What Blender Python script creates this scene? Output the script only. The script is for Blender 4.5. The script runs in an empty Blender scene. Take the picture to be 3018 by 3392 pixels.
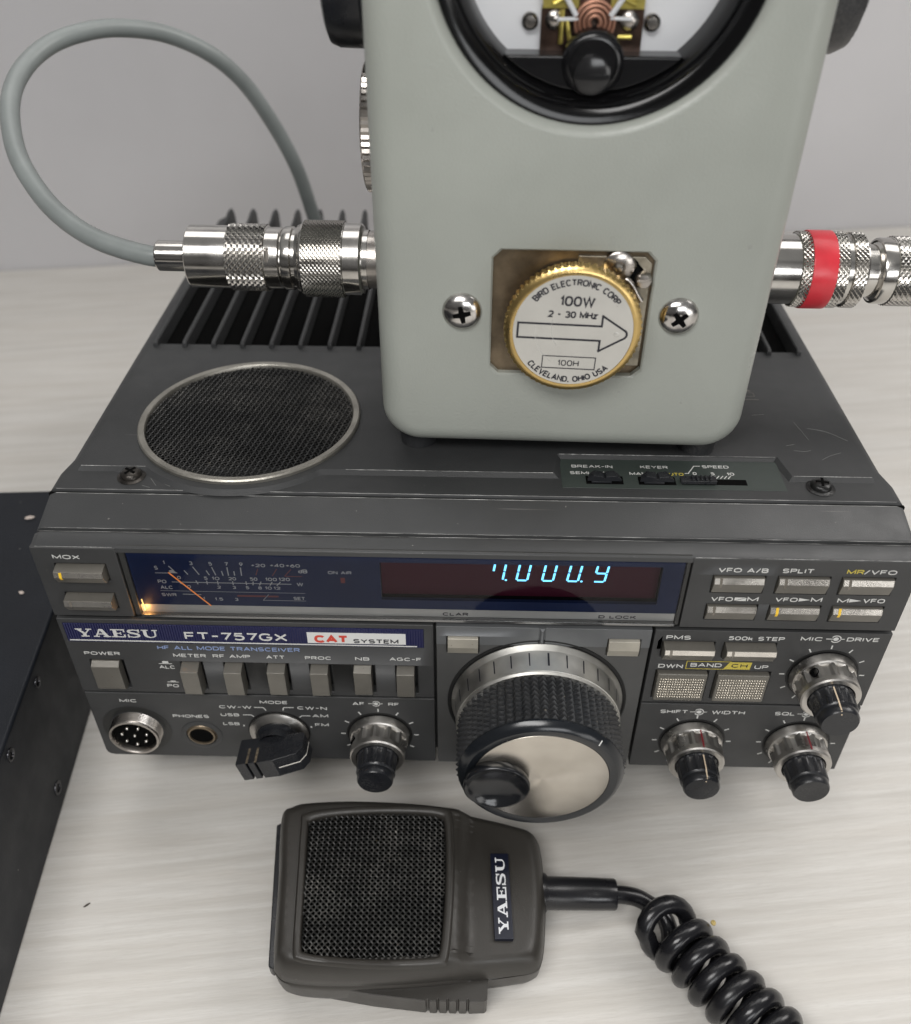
import bpy, bmesh, math, random
from math import sin, cos, pi, radians, sqrt, atan2
from mathutils import Vector, Matrix, Euler, noise
from mathutils.geometry import tessellate_polygon
random.seed(7)
S = bpy.context.scene
COL = S.collection
K = 0.001                                   # everything below is measured in millimetres

# ------------------------------------------------------------------ frames
TILT = radians(5.0)                         # the radio stands on its front bail, nose up
NRM = Vector((0, -sin(TILT), cos(TILT)))
D0 = NRM.dot(Vector((0, 225, -71)))
RAD = Matrix.Rotation(-TILT, 4, 'X'); RAD.translation = Vector((0, 0, -D0)) # radio frame -> table frame (mm)
MET = RAD @ Matrix.Translation((24.2, 33, 39.5)) @ Matrix.Rotation(radians(-1.26), 4, 'Z')

# ------------------------------------------------------------------ camera
cam = bpy.data.cameras.new('camera'); co = bpy.data.objects.new('camera', cam); COL.objects.link(co)
cm = Euler((0.89624180, -0.00333442, 0.02276856), 'XYZ').to_matrix().to_4x4()
cm.translation = Vector((-0.98614529, -181.9435431, 186.0601561))
cw = RAD @ cm; cw.translation = cw.translation * K
co.matrix_world = cw
cam.sensor_fit = 'VERTICAL'; cam.sensor_height = 36.0; cam.lens = 3020.28 / 3392 * 36.0
cam.clip_start = 0.01; cam.clip_end = 30
cam.dof.use_dof = True; cam.dof.focus_distance = 0.258; cam.dof.aperture_fstop = 11.0
S.camera = co

# ------------------------------------------------------------------ world and lamps
W = bpy.data.worlds.new('World'); S.world = W; W.use_nodes = True
wn = W.node_tree; bg = wn.nodes['Background']
tc = wn.nodes.new('ShaderNodeTexCoord'); sp = wn.nodes.new('ShaderNodeSeparateXYZ'); cr = wn.nodes.new('ShaderNodeValToRGB')
mp = wn.nodes.new('ShaderNodeMapRange'); mp.inputs[1].default_value = -1; mp.inputs[2].default_value = 1
wn.links.new(tc.outputs['Generated'], sp.inputs[0]); wn.links.new(sp.outputs[2], mp.inputs[0]); wn.links.new(mp.outputs[0], cr.inputs[0])
e = cr.color_ramp.elements
e[0].position = 0.0; e[0].color = (.05, .048, .046, 1)
e[1].position = 1.0; e[1].color = (1.0, .99, .97, 1)
for p_, c_ in ((.46, (.08, .076, .072, 1)), (.52, (.30, .29, .285, 1)), (.62, (.42, .41, .40, 1)), (.72, (.2, .195, .19, 1)), (.80, (.95, .94, .93, 1)), (.87, (.35, .35, .35, 1)), (.90, (.9, .9, .88, 1))):
    q_ = e.new(p_); q_.color = c_
wn.links.new(cr.outputs[0], bg.inputs[0]); bg.inputs[1].default_value = 0.26
def area(name, loc, target, sx, sy, power, col):
    l = bpy.data.lights.new(name, 'AREA'); l.shape = 'RECTANGLE'; l.size = sx; l.size_y = sy; l.energy = power; l.color = col
    o = bpy.data.objects.new(name, l); COL.objects.link(o); o.location = loc
    o.rotation_euler = (Vector(target) - Vector(loc)).to_track_quat('-Z', 'Y').to_euler(); return o
area('overhead_panel_light', (-0.13, -0.34, 0.66), (0, 0.03, 0.05), 0.40, 0.20, 2.75, (1, .985, .965))
area('front_light', (0.34, -1.20, 0.62), (0, 0.1, 0.1), 0.60, 0.34, 3.4, (.97, .985, 1))  # unseen front source set from the cable shadow; also brightens wall and metals
area('low_fill_light', (0.85, -0.95, 0.26), (0, 0, 0.05), 0.5, 0.35, 1.6, (1, .99, .97))  # unseen low light added for bright reflections in knobs and buttons
area('side_panel_light', (0.95, 0.30, 0.95), (0.1, 0, 0), 0.45, 0.6, 5.2, (1, .97, .94))
area('rear_panel_light', (0.1, 0.75, 1.7), (0, 0, 0), 1.6, 0.8, 8.5, (1, .98, .96))
S.view_settings.view_transform = 'Standard'; S.view_settings.look = 'None'; S.view_settings.exposure = 0.08; S.view_settings.gamma = 1
S.render.engine = 'CYCLES'
S.render.resolution_x = 911; S.render.resolution_y = 1024

# ------------------------------------------------------------------ materials
MATS = {}
def mat(name, col, rough=.5, metal=0.0, var=0.0, vs=60, bump=0.0, bs=2500, specks=0.0, spcol=(.55, .52, .48), spscale=700,
        rvar=0.0, scratch=0.0, dust=0.0, coat=0.0, emit=None, estr=0, spec=.5, aniso=0.0, alpha=1.0):
    if name in MATS: return MATS[name]
    m = bpy.data.materials.new(name); m.use_nodes = True; MATS[name] = m
    nt = m.node_tree; N = nt.nodes; L = nt.links; b = N['Principled BSDF']
    b.inputs['Base Color'].default_value = (*col, 1); b.inputs['Roughness'].default_value = rough
    b.inputs['Metallic'].default_value = metal; b.inputs['Specular IOR Level'].default_value = spec
    b.inputs['Coat Weight'].default_value = coat; b.inputs['Coat Roughness'].default_value = .05
    b.inputs['Anisotropic'].default_value = aniso; b.inputs['Alpha'].default_value = alpha
    if emit: b.inputs['Emission Color'].default_value = (*emit, 1); b.inputs['Emission Strength'].default_value = estr
    t = N.new('ShaderNodeTexCoord'); src = None
    def nz(scale, det=3, rg=.55):
        n = N.new('ShaderNodeTexNoise'); n.inputs['Scale'].default_value = scale; n.inputs['Detail'].default_value = det
        n.inputs['Roughness'].default_value = rg; L.new(t.outputs['Object'], n.inputs['Vector']); return n
    def mix(fac, a, c2, blend='MIX'):
        x = N.new('ShaderNodeMix'); x.data_type = 'RGBA'; x.blend_type = blend
        if isinstance(fac, float): x.inputs[0].default_value = fac
        else: L.new(fac, x.inputs[0])
        for s_, v in ((6, a), (7, c2)):
            if isinstance(v, tuple): x.inputs[s_].default_value = (*v, 1)
            else: L.new(v, x.inputs[s_])
        return x.outputs[2]
    def rng(o, a, c2, lo=0, hi=1):
        r = N.new('ShaderNodeMapRange'); L.new(o, r.inputs[0]); r.inputs[1].default_value = a; r.inputs[2].default_value = c2
        r.inputs[3].default_value = lo; r.inputs[4].default_value = hi; return r.outputs[0]
    cur = col
    if var:
        n = nz(vs, 5); f = rng(n.outputs[0], .3, .7)
        cur = mix(f, tuple(c * (1 - var) for c in col), tuple(min(1, c * (1 + var)) for c in col))
    if specks:
        n = nz(spscale, 2, .5); f = rng(n.outputs[0], .80 - specks * .1, .84 - specks * .1)
        n2 = nz(40, 2); f2 = rng(n2.outputs[0], .42, .6)
        mm = N.new('ShaderNodeMath'); mm.operation = 'MULTIPLY'; L.new(f, mm.inputs[0]); L.new(f2, mm.inputs[1])
        cur = mix(mm.outputs[0], cur, spcol)
    if dust:
        n = nz(38, 5, .65); n2 = nz(1500, 2); f = rng(n.outputs[0], .46, .66, 0, dust)
        f2 = rng(n2.outputs[0], .40, .62); mm = N.new('ShaderNodeMath'); mm.operation = 'MULTIPLY'; L.new(f, mm.inputs[0]); L.new(f2, mm.inputs[1])
        cur = mix(mm.outputs[0], cur, (.30, .285, .26))
    if scratch:
        mpn = N.new('ShaderNodeMapping'); L.new(t.outputs['Object'], mpn.inputs[0]); mpn.inputs['Rotation'].default_value = (.3, .2, .9); mpn.inputs['Scale'].default_value = (25, 700, 25)
        n = N.new('ShaderNodeTexNoise'); n.inputs['Scale'].default_value = 1; n.inputs['Detail'].default_value = 1; L.new(mpn.outputs[0], n.inputs['Vector'])
        f = rng(n.outputs[0], .77, .80, 0, scratch); cur = mix(f, cur, (.4, .38, .36))
    if not isinstance(cur, tuple): L.new(cur, b.inputs['Base Color'])
    if rvar:
        n = nz(90, 5); L.new(rng(n.outputs[0], .3, .7, max(.02, rough - rvar), rough + rvar), b.inputs['Roughness'])
    if bump:
        n = nz(bs, 3); bp = N.new('ShaderNodeBump'); bp.inputs['Strength'].default_value = bump; bp.inputs['Distance'].default_value = .0002
        L.new(n.outputs[0], bp.inputs['Height']); L.new(bp.outputs[0], b.inputs['Normal'])
    m['_b'] = 1
    return m
M_case = mat('radio_case_paint', (.032, .033, .034), .5, 0, .12, 30, .5, 3000, .25, (.22, .21, .2), 900, .07, .5)
M_bez = mat('bezel_plastic', (.046, .047, .048), .42, 0, .1, 40, .35, 3200, .35, (.4, .38, .35), 800, .07, .35)
M_pan = mat('panel_plastic', (.041, .0415, .042), .5, 0, .14, 50, .3, 3500, .3, (.3, .28, .25), 900, .06)
M_dpan = mat('dial_panel_metal', (.14, .145, .15), .40, .35, .08, 50, .25, 4000, .1, (.4, .4, .4), 900, .05)
M_dpan2 = mat('dial_panel_dark', (.075, .075, .074), .45, .1, .12, 50, .25, 4000, .2, (.3, .3, .28), 900, .05)
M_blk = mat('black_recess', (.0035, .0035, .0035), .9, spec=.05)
M_blkp = mat('black_knob_plastic', (.014, .015, .018), .3, 0, .2, 80, .1, 3000, .25, (.25, .22, .18), 700, .1, dust=.1)
M_rub = mat('black_rubber', (.02, .021, .023), .42, 0, .2, 100, .2, 3000, .55, (.35, .3, .22), 500, .1, dust=.12)
M_btn = mat('button_warm_metal', (.17, .16, .14), .36, .35, .1, 120, .2, 3500, .9, (.08, .07, .055), 1500, .08)
M_btnl = mat('button_band_reflection', (.82, .78, .72), .24, .95, .1, 120, .15, 3500, .9, (.16, .13, .1), 1700, .08)  # lighter metal laid on the band facet, standing in for reflected light
M_alu = mat('turned_aluminium', (.56, .54, .51), .33, 1, .10, 90, .02, 1600, .5, (.24, .19, .13), 400, .09)
M_nick = mat('nickel_plate', (.60, .58, .55), .17, 1, .08, 150, .015, 1200, .15, (.3, .25, .2), 500, .07)
M_nickw = mat('worn_nickel', (.46, .43, .40), .28, 1, .2, 150, .15, 1200, .3, (.2, .15, .1), 500, .1)
M_wht = mat('white_print', (.62, .62, .60), .55)
M_dim = mat('grey_print', (.36, .37, .38), .55)
M_yel = mat('yellow_print', (.55, .45, .07), .55)
M_blu = mat('blue_print', (.23, .30, .50), .55)
M_inkb = mat('black_print', (.012, .012, .02), .5)
M_navy = mat('navy_badge', (.016, .018, .075), .35, .2, .1, 60)
M_redp = mat('red_print', (.62, .06, .035), .5)
M_dred = mat('dark_red_print', (.13, .02, .02), .5)
M_silv = mat('silver_print', (.42, .42, .41), .45, .25, .1, 80)
M_paint = mat('grey_green_enamel', (.315, .330, .300), .34, 0, .06, 22, .45, 1500, .3, (.16, .16, .14), 500, .07)
M_win = mat('smoked_window', (.009, .017, .056), .45, 0, .15, 60, spec=.15)
M_wred = mat('display_red_filter', (.040, .005, .014), .5, spec=.1)
M_vfd = mat('lit_segment', (.2, .7, .8), .5, emit=(.13, .50, .86), estr=2.0)
M_lamp = mat('amber_lamp', (.9, .6, .2), .4, emit=(1, .62, .2), estr=1.3)
M_ndl = mat('orange_needle', (.8, .27, .06), .5, emit=(1, .3, .06), estr=.22)
M_gold = mat('gold_anodised', (.66, .47, .19), .3, 1, .12, 120, .1, 2000, .1, (.4, .3, .1), 600, .06)
M_brass = mat('tarnished_brass_plate', (.16, .125, .085), .42, .8, .45, 130, .25, 900, .4, (.5, .42, .3), 500, .12)
M_lab = mat('satin_label', (.60, .59, .555), .33, .55, .05, 100, .05, 3000)
M_red = mat('red_tape', (.62, .035, .05), .3, 0, .12, 120, .12, 900)
M_cab = mat('grey_cable_jacket', (.22, .24, .235), .38, 0, .12, 60, .12, 900, .3, (.08, .08, .08), 400, .06)
M_micb = mat('mic_body_plastic', (.034, .031, .027), .38, 0, .12, 60, .3, 3200, .3, (.3, .28, .24), 900, .06)
M_wire = mat('black_wire_mesh', (.020, .020, .019), .4, .2, .4, 300, 0, 0, .6, (.5, .48, .43), 700, dust=.5)
M_wiresp = mat('speaker_wire_mesh', (.024, .024, .024), .38, .4, .3, 300, 0, 0, .5, (.22, .2, .15), 700, dust=.3)
M_cord = mat('glossy_black_cord', (.010, .010, .012), .27, 0, .2, 100, .08, 900, .2, (.1, .09, .08), 500, .08)
M_box = mat('black_powdercoat', (.010, .0118, .016), .46, 0, .15, 40, .35, 1800, .5, (.45, .42, .38), 260, .06, spec=.3)
M_copper = mat('copper_coil', (.42, .22, .15), .5, .7, .2, 300)
M_brs = mat('bright_brass', (.62, .52, .14), .3, .9, .2, 300)
M_dialw = mat('meter_white_plate', (.74, .75, .77), .5)
M_keyer = mat('keyer_plate_paint', (.040, .050, .045), .45, 0, .1, 60, .2, 3000, .2, (.2, .2, .2), 900)
M_crumb = mat('yellow_crumb', (.5, .38, .14), .7)
M_splint = mat('brown_splinter', (.05, .04, .03), .7)
def clear(name, tint=(1, 1, 1), gl=.03, ior=1.45):
    m = bpy.data.materials.new(name); m.use_nodes = True; nt = m.node_tree; nt.nodes.clear()
    o = nt.nodes.new('ShaderNodeOutputMaterial'); a = nt.nodes.new('ShaderNodeBsdfTransparent'); g = nt.nodes.new('ShaderNodeBsdfGlossy')
    x = nt.nodes.new('ShaderNodeMixShader'); f = nt.nodes.new('ShaderNodeFresnel'); f.inputs[0].default_value = ior
    a.inputs[0].default_value = (*tint, 1); g.inputs['Roughness'].default_value = gl
    nt.links.new(f.outputs[0], x.inputs[0]); nt.links.new(a.outputs[0], x.inputs[1]); nt.links.new(g.outputs[0], x.inputs[2]); nt.links.new(x.outputs[0], o.inputs[0]); return m
M_glass = clear('clear_window', ior=1.33)
def laminate(name, base, dark, warm):
    m = bpy.data.materials.new(name); m.use_nodes = True; nt = m.node_tree; N = nt.nodes; L = nt.links; b = N['Principled BSDF']
    t = N.new('ShaderNodeTexCoord')
    def layer(sc, det, dist=0):
        mpn = N.new('ShaderNodeMapping'); mpn.inputs['Scale'].default_value = sc; L.new(t.outputs['Object'], mpn.inputs[0])
        n = N.new('ShaderNodeTexNoise'); n.inputs['Scale'].default_value = 1; n.inputs['Detail'].default_value = det; n.inputs['Distortion'].default_value = dist
        L.new(mpn.outputs[0], n.inputs[0]); return n.outputs[0]
    def rng(o, a, c, lo=0, hi=1):
        r = N.new('ShaderNodeMapRange'); L.new(o, r.inputs[0]); r.inputs[1].default_value = a; r.inputs[2].default_value = c; r.inputs[3].default_value = lo; r.inputs[4].default_value = hi; return r.outputs[0]
    def mix(f, a, c):
        x = N.new('ShaderNodeMix'); x.data_type = 'RGBA'; L.new(f, x.inputs[0])
        for s_, v in ((6, a), (7, c)):
            if isinstance(v, tuple): x.inputs[s_].default_value = (*v, 1)
            else: L.new(v, x.inputs[s_])
        return x.outputs[2]
    c1 = mix(rng(layer((14, 300, 14), 6, .3), .36, .68), base, dark)
    c2 = mix(rng(layer((42, 1100, 42), 4), .48, .72, 0, .5), c1, dark)
    c3 = mix(rng(layer((8, 80, 8), 5, .6), .48, .74, 0, .45), c2, warm)
    c4 = mix(rng(layer((220, 2600, 220), 3), .52, .72, 0, .55), c3, dark)
    L.new(c4, b.inputs['Base Color']); b.inputs['Roughness'].default_value = .42
    bp = N.new('ShaderNodeBump'); bp.inputs['Strength'].default_value = .35; bp.inputs['Distance'].default_value = .0003
    L.new(layer((120, 900, 120), 4), bp.inputs['Height']); L.new(bp.outputs[0], b.inputs['Normal'])
    return m
M_table = laminate('pale_wood_laminate', (.68, .66, .625), (.565, .54, .50), (.61, .57, .515))
M_wall = mat('wall_paint', (.62, .612, .625), .26, 0, .07, 4, .15, 300, .25, (.4, .4, .4), 60)

# radial brushed disc
def brushed(name, col, rough=.3):
    m = mat(name, col, rough, 1, .12, 70, 0, 0, .45, (.4, .32, .22), 260)
    nt = m.node_tree; N = nt.nodes; L = nt.links; b = N['Principled BSDF']
    t = N.new('ShaderNodeTangent'); t.direction_type = 'RADIAL'; t.axis = 'Z'
    b.inputs['Anisotropic'].default_value = .92; b.inputs['Anisotropic Rotation'].default_value = 0.0; L.new(t.outputs[0], b.inputs['Tangent'])
    return m
M_disc = brushed('spun_metal_face', (.60, .56, .50), .25)

# ------------------------------------------------------------------ mesh helpers
FR = {'off': Vector((0, 0, 0))}
def obj(name, bm, m, parent=None, smooth=32, bevel=0, seg=2, label=None):
    bmesh.ops.recalc_face_normals(bm, faces=bm.faces) if bm.faces and not bm.get('norec') else None
    return _obj(name, bm, m, parent, smooth, bevel, seg, label)
def _obj(name, bm, m, parent=None, smooth=32, bevel=0, seg=2, label=None):
    off = FR['off']
    for v in bm.verts: v.co = (v.co - off) * K
    me = bpy.data.meshes.new(name); bm.to_mesh(me); bm.free()
    me.materials.append(m)
    if smooth:
        me.shade_smooth(); me.set_sharp_from_angle(angle=radians(smooth))
    o = bpy.data.objects.new(name, me); COL.objects.link(o)
    if parent is not None: o.parent = parent
    if bevel:
        md = o.modifiers.new('bevel', 'BEVEL'); md.width = bevel * K; md.segments = seg; md.limit_method = 'ANGLE'; md.angle_limit = radians(35); md.use_clamp_overlap = True
        md.harden_normals = True
    if label: o['label'] = label
    return o
class BM:                                    # thin holder around bmesh
    def __new__(cls): return bmesh.new()
_old_obj = obj
def obj(name, bm, m, parent=None, smooth=32, bevel=0, seg=2, label=None, rec=True):
    if rec and bm.faces: bmesh.ops.recalc_face_normals(bm, faces=bm.faces[:])
    return _obj(name, bm, m, parent, smooth, bevel, seg, label)
def thing(name, label, cat, mtx, base, group=None):
    o = bpy.data.objects.new(name, None); COL.objects.link(o); o.empty_display_size = .01
    w = mtx @ Matrix.Translation(base); w.translation = w.translation * K
    o.matrix_world = w; o['label'] = label; o['category'] = cat
    if group: o['group'] = group
    FR['off'] = Vector(base); return o
def tag(o, label, cat, group=None):
    o['label'] = label; o['category'] = cat
    if group: o['group'] = group
def box(bm, x0, x1, y0, y1, z0, z1, M=None):
    vs = [bm.verts.new((x, y, z)) for x in (x0, x1) for y in (y0, y1) for z in (z0, z1)]
    if M is not None:
        for v in vs: v.co = M @ v.co
    for f in ((0, 1, 3, 2), (4, 6, 7, 5), (0, 4, 5, 1), (2, 3, 7, 6), (0, 2, 6, 4), (1, 5, 7, 3)): bm.faces.new([vs[i] for i in f])
    return vs
AXY = Matrix(((1, 0, 0, 0), (0, 0, -1, 0), (0, 1, 0, 0), (0, 0, 0, 1)))        # local z -> -Y (out of the panel), local y -> Z
AXX = Matrix(((0, 0, 1, 0), (1, 0, 0, 0), (0, 1, 0, 0), (0, 0, 0, 1)))         # local z -> X
def at(M, x, y, z): return Matrix.Translation((x, y, z)) @ M
def lathe(bm, pts, n, M, rf=None, cap0=False, cap1=False):
    rings = []
    for i, (r, h) in enumerate(pts):
        if r < 1e-6: rings.append([bm.verts.new(M @ Vector((0, 0, h)))]); continue
        rings.append([bm.verts.new(M @ Vector(((rr := (rf(i, j / n * 2 * pi, r) if rf else r)) * cos(j / n * 2 * pi), rr * sin(j / n * 2 * pi), h))) for j in range(n)])
    for a, b in zip(rings, rings[1:]):
        for j in range(n):
            k = (j + 1) % n
            if len(a) == 1 and len(b) == 1: continue
            if len(a) == 1: bm.faces.new((a[0], b[j], b[k]))
            elif len(b) == 1: bm.faces.new((a[j], a[k], b[0]))
            else: bm.faces.new((a[j], a[k], b[k], b[j]))
    if cap0 and len(rings[0]) > 1: bm.faces.new(rings[0][::-1])
    if cap1 and len(rings[-1]) > 1: bm.faces.new(rings[-1])
def prism(bm, poly, h0, h1, M, ):
    a = [bm.verts.new(M @ Vector((x, y, h0))) for x, y in poly]; b = [bm.verts.new(M @ Vector((x, y, h1))) for x, y in poly]
    n = len(poly); bm.faces.new(a[::-1]); bm.faces.new(b)
    for i in range(n): j = (i + 1) % n; bm.faces.new((a[i], a[j], b[j], b[i]))
def loft(bm, rings, close0=True, close1=True):
    R = [[bm.verts.new(Vector(p)) for p in r] for r in rings]; n = len(R[0])
    for a, b in zip(R, R[1:]):
        for j in range(n): k = (j + 1) % n; bm.faces.new((a[j], a[k], b[k], b[j]))
    if close0: bm.faces.new(R[0][::-1])
    if close1: bm.faces.new(R[-1])
    return R
def rrect(x0, x1, y0, y1, r, n=8):
    o = []
    for cx, cy, a0 in ((x1 - r, y1 - r, 0), (x0 + r, y1 - r, 90), (x0 + r, y0 + r, 180), (x1 - r, y0 + r, 270)):
        for i in range(n + 1): a = radians(a0 + 90 * i / n); o.append((cx + r * cos(a), cy + r * sin(a)))
    return o
def catmull(P, n=8):
    P = [Vector(p) for p in P]; Q = [P[0] * 2 - P[1]] + P + [P[-1] * 2 - P[-2]]; out = []
    for i in range(1, len(Q) - 2):
        for k in range(n):
            t = k / n; a, b, c, d = Q[i - 1], Q[i], Q[i + 1], Q[i + 2]
            out.append(.5 * ((2 * b) + (c - a) * t + (2 * a - 5 * b + 4 * c - d) * t * t + (3 * b - a - 3 * c + d) * t ** 3))
    out.append(P[-1]); return out
def tube(bm, path, r, n=10, cap=True):
    path = [Vector(p) for p in path]; T0 = (path[1] - path[0]).normalized()
    up = Vector((0, 0, 1)) if abs(T0.z) < .9 else Vector((1, 0, 0)); U = T0.cross(up).normalized(); rings = []
    for i, p in enumerate(path):
        T = (path[min(i + 1, len(path) - 1)] - path[max(i - 1, 0)]).normalized()
        U = (U - T * U.dot(T)).normalized(); V = T.cross(U); rr = r(i / (len(path) - 1)) if callable(r) else r
        rings.append([bm.verts.new(p + (U * cos(2 * pi * j / n) + V * sin(2 * pi * j / n)) * rr) for j in range(n)])
    for a, b in zip(rings, rings[1:]):
        for j in range(n): k = (j + 1) % n; bm.faces.new((a[j], a[k], b[k], b[j]))
    if cap: bm.faces.new(rings[0][::-1]); bm.faces.new(rings[-1])
def grid_plate(bm, x0, x1, z0, z1, yf, yb, holes, M=None, hd=3.0):
    """front plate in the XZ plane with rectangular holes really cut out"""
    xs = sorted({x0, x1, *[h[0] for h in holes], *[h[1] for h in holes]}); zs = sorted({z0, z1, *[h[2] for h in holes], *[h[3] for h in holes]})
    V = {}
    def v(x, y, z):
        k = (round(x, 3), round(y, 3), round(z, 3))
        if k not in V: V[k] = bm.verts.new((x, y, z))
        return V[k]
    def inh(x, z): return any(h[0] < x < h[1] and h[2] < z < h[3] for h in holes)
    nx, nz_ = len(xs) - 1, len(zs) - 1
    fill = [[not inh((xs[i] + xs[i + 1]) / 2, (zs[j] + zs[j + 1]) / 2) for j in range(nz_)] for i in range(nx)]
    for i in range(nx):
        for j in range(nz_):
            if not fill[i][j]: continue
            a, b, c, d = xs[i], xs[i + 1], zs[j], zs[j + 1]
            bm.faces.new((v(a, yf, c), v(b, yf, c), v(b, yf, d), v(a, yf, d)))
            bm.faces.new((v(a, yb, c), v(a, yb, d), v(b, yb, d), v(b, yb, c)))
            for (ii, jj, p, q) in ((i - 1, j, (a, c), (a, d)), (i + 1, j, (b, d), (b, c)), (i, j - 1, (b, c), (a, c)), (i, j + 1, (a, d), (b, d))):
                if ii < 0 or jj < 0 or ii >= nx or jj >= nz_ or not fill[ii][jj]:
                    bm.faces.new((v(p[0], yf, p[1]), v(q[0], yf, q[1]), v(q[0], yb, q[1]), v(p[0], yb, p[1])))
def holed_face(bm, outer, holes, fn):
    loops = [outer] + holes; flat = [p for l in loops for p in l]
    tris = tessellate_polygon([[Vector((p[0], p[1], 0)) for p in l] for l in loops])
    vs = [bm.verts.new(fn(*p)) for p in flat]
    for t in tris:
        try: bm.faces.new([vs[i] for i in t])
        except ValueError: pass

# ------------------------------------------------------------------ lettering
_GL = {}
def glyphs(txt, bold=0.012, sp=1.0):
    k = (txt, bold, sp)
    if k in _GL: return _GL[k]
    cu = bpy.data.curves.new('t', 'FONT'); cu.body = txt; cu.offset = bold; cu.resolution_u = 3; cu.space_character = sp
    o = bpy.data.objects.new('t', cu); COL.objects.link(o)
    dg = bpy.context.evaluated_depsgraph_get(); me = o.evaluated_get(dg).to_mesh()
    V = [(v.co.x, v.co.y) for v in me.vertices]; F = [tuple(p.vertices) for p in me.polygons]
    o.evaluated_get(dg).to_mesh_clear(); bpy.data.objects.remove(o); bpy.data.curves.remove(cu)
    x0 = min(v[0] for v in V); x1 = max(v[0] for v in V); y0 = min(v[1] for v in V); y1 = max(v[1] for v in V)
    V = [((x - x0) / (x1 - x0), (y - y0) / (y1 - y0)) for x, y in V]; _GL[k] = (V, F); return _GL[k]
def put(bm, VF, fn):
    V, F = VF; vs = [bm.verts.new(fn(*v)) for v in V]
    for f in F:
        try: bm.faces.new([vs[i] for i in f])
        except ValueError: pass
PROUD = .06
def _E(cx, cy, rx, ry, a0, a1, n=10, p=2.5):
    o_ = []
    for i in range(n + 1):
        a = radians(a0 + (a1 - a0) * i / n); c, s_ = cos(a), sin(a)
        o_.append((cx + rx * math.copysign(abs(c) ** (2 / p), c), cy + ry * math.copysign(abs(s_) ** (2 / p), s_)))
    return o_
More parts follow.
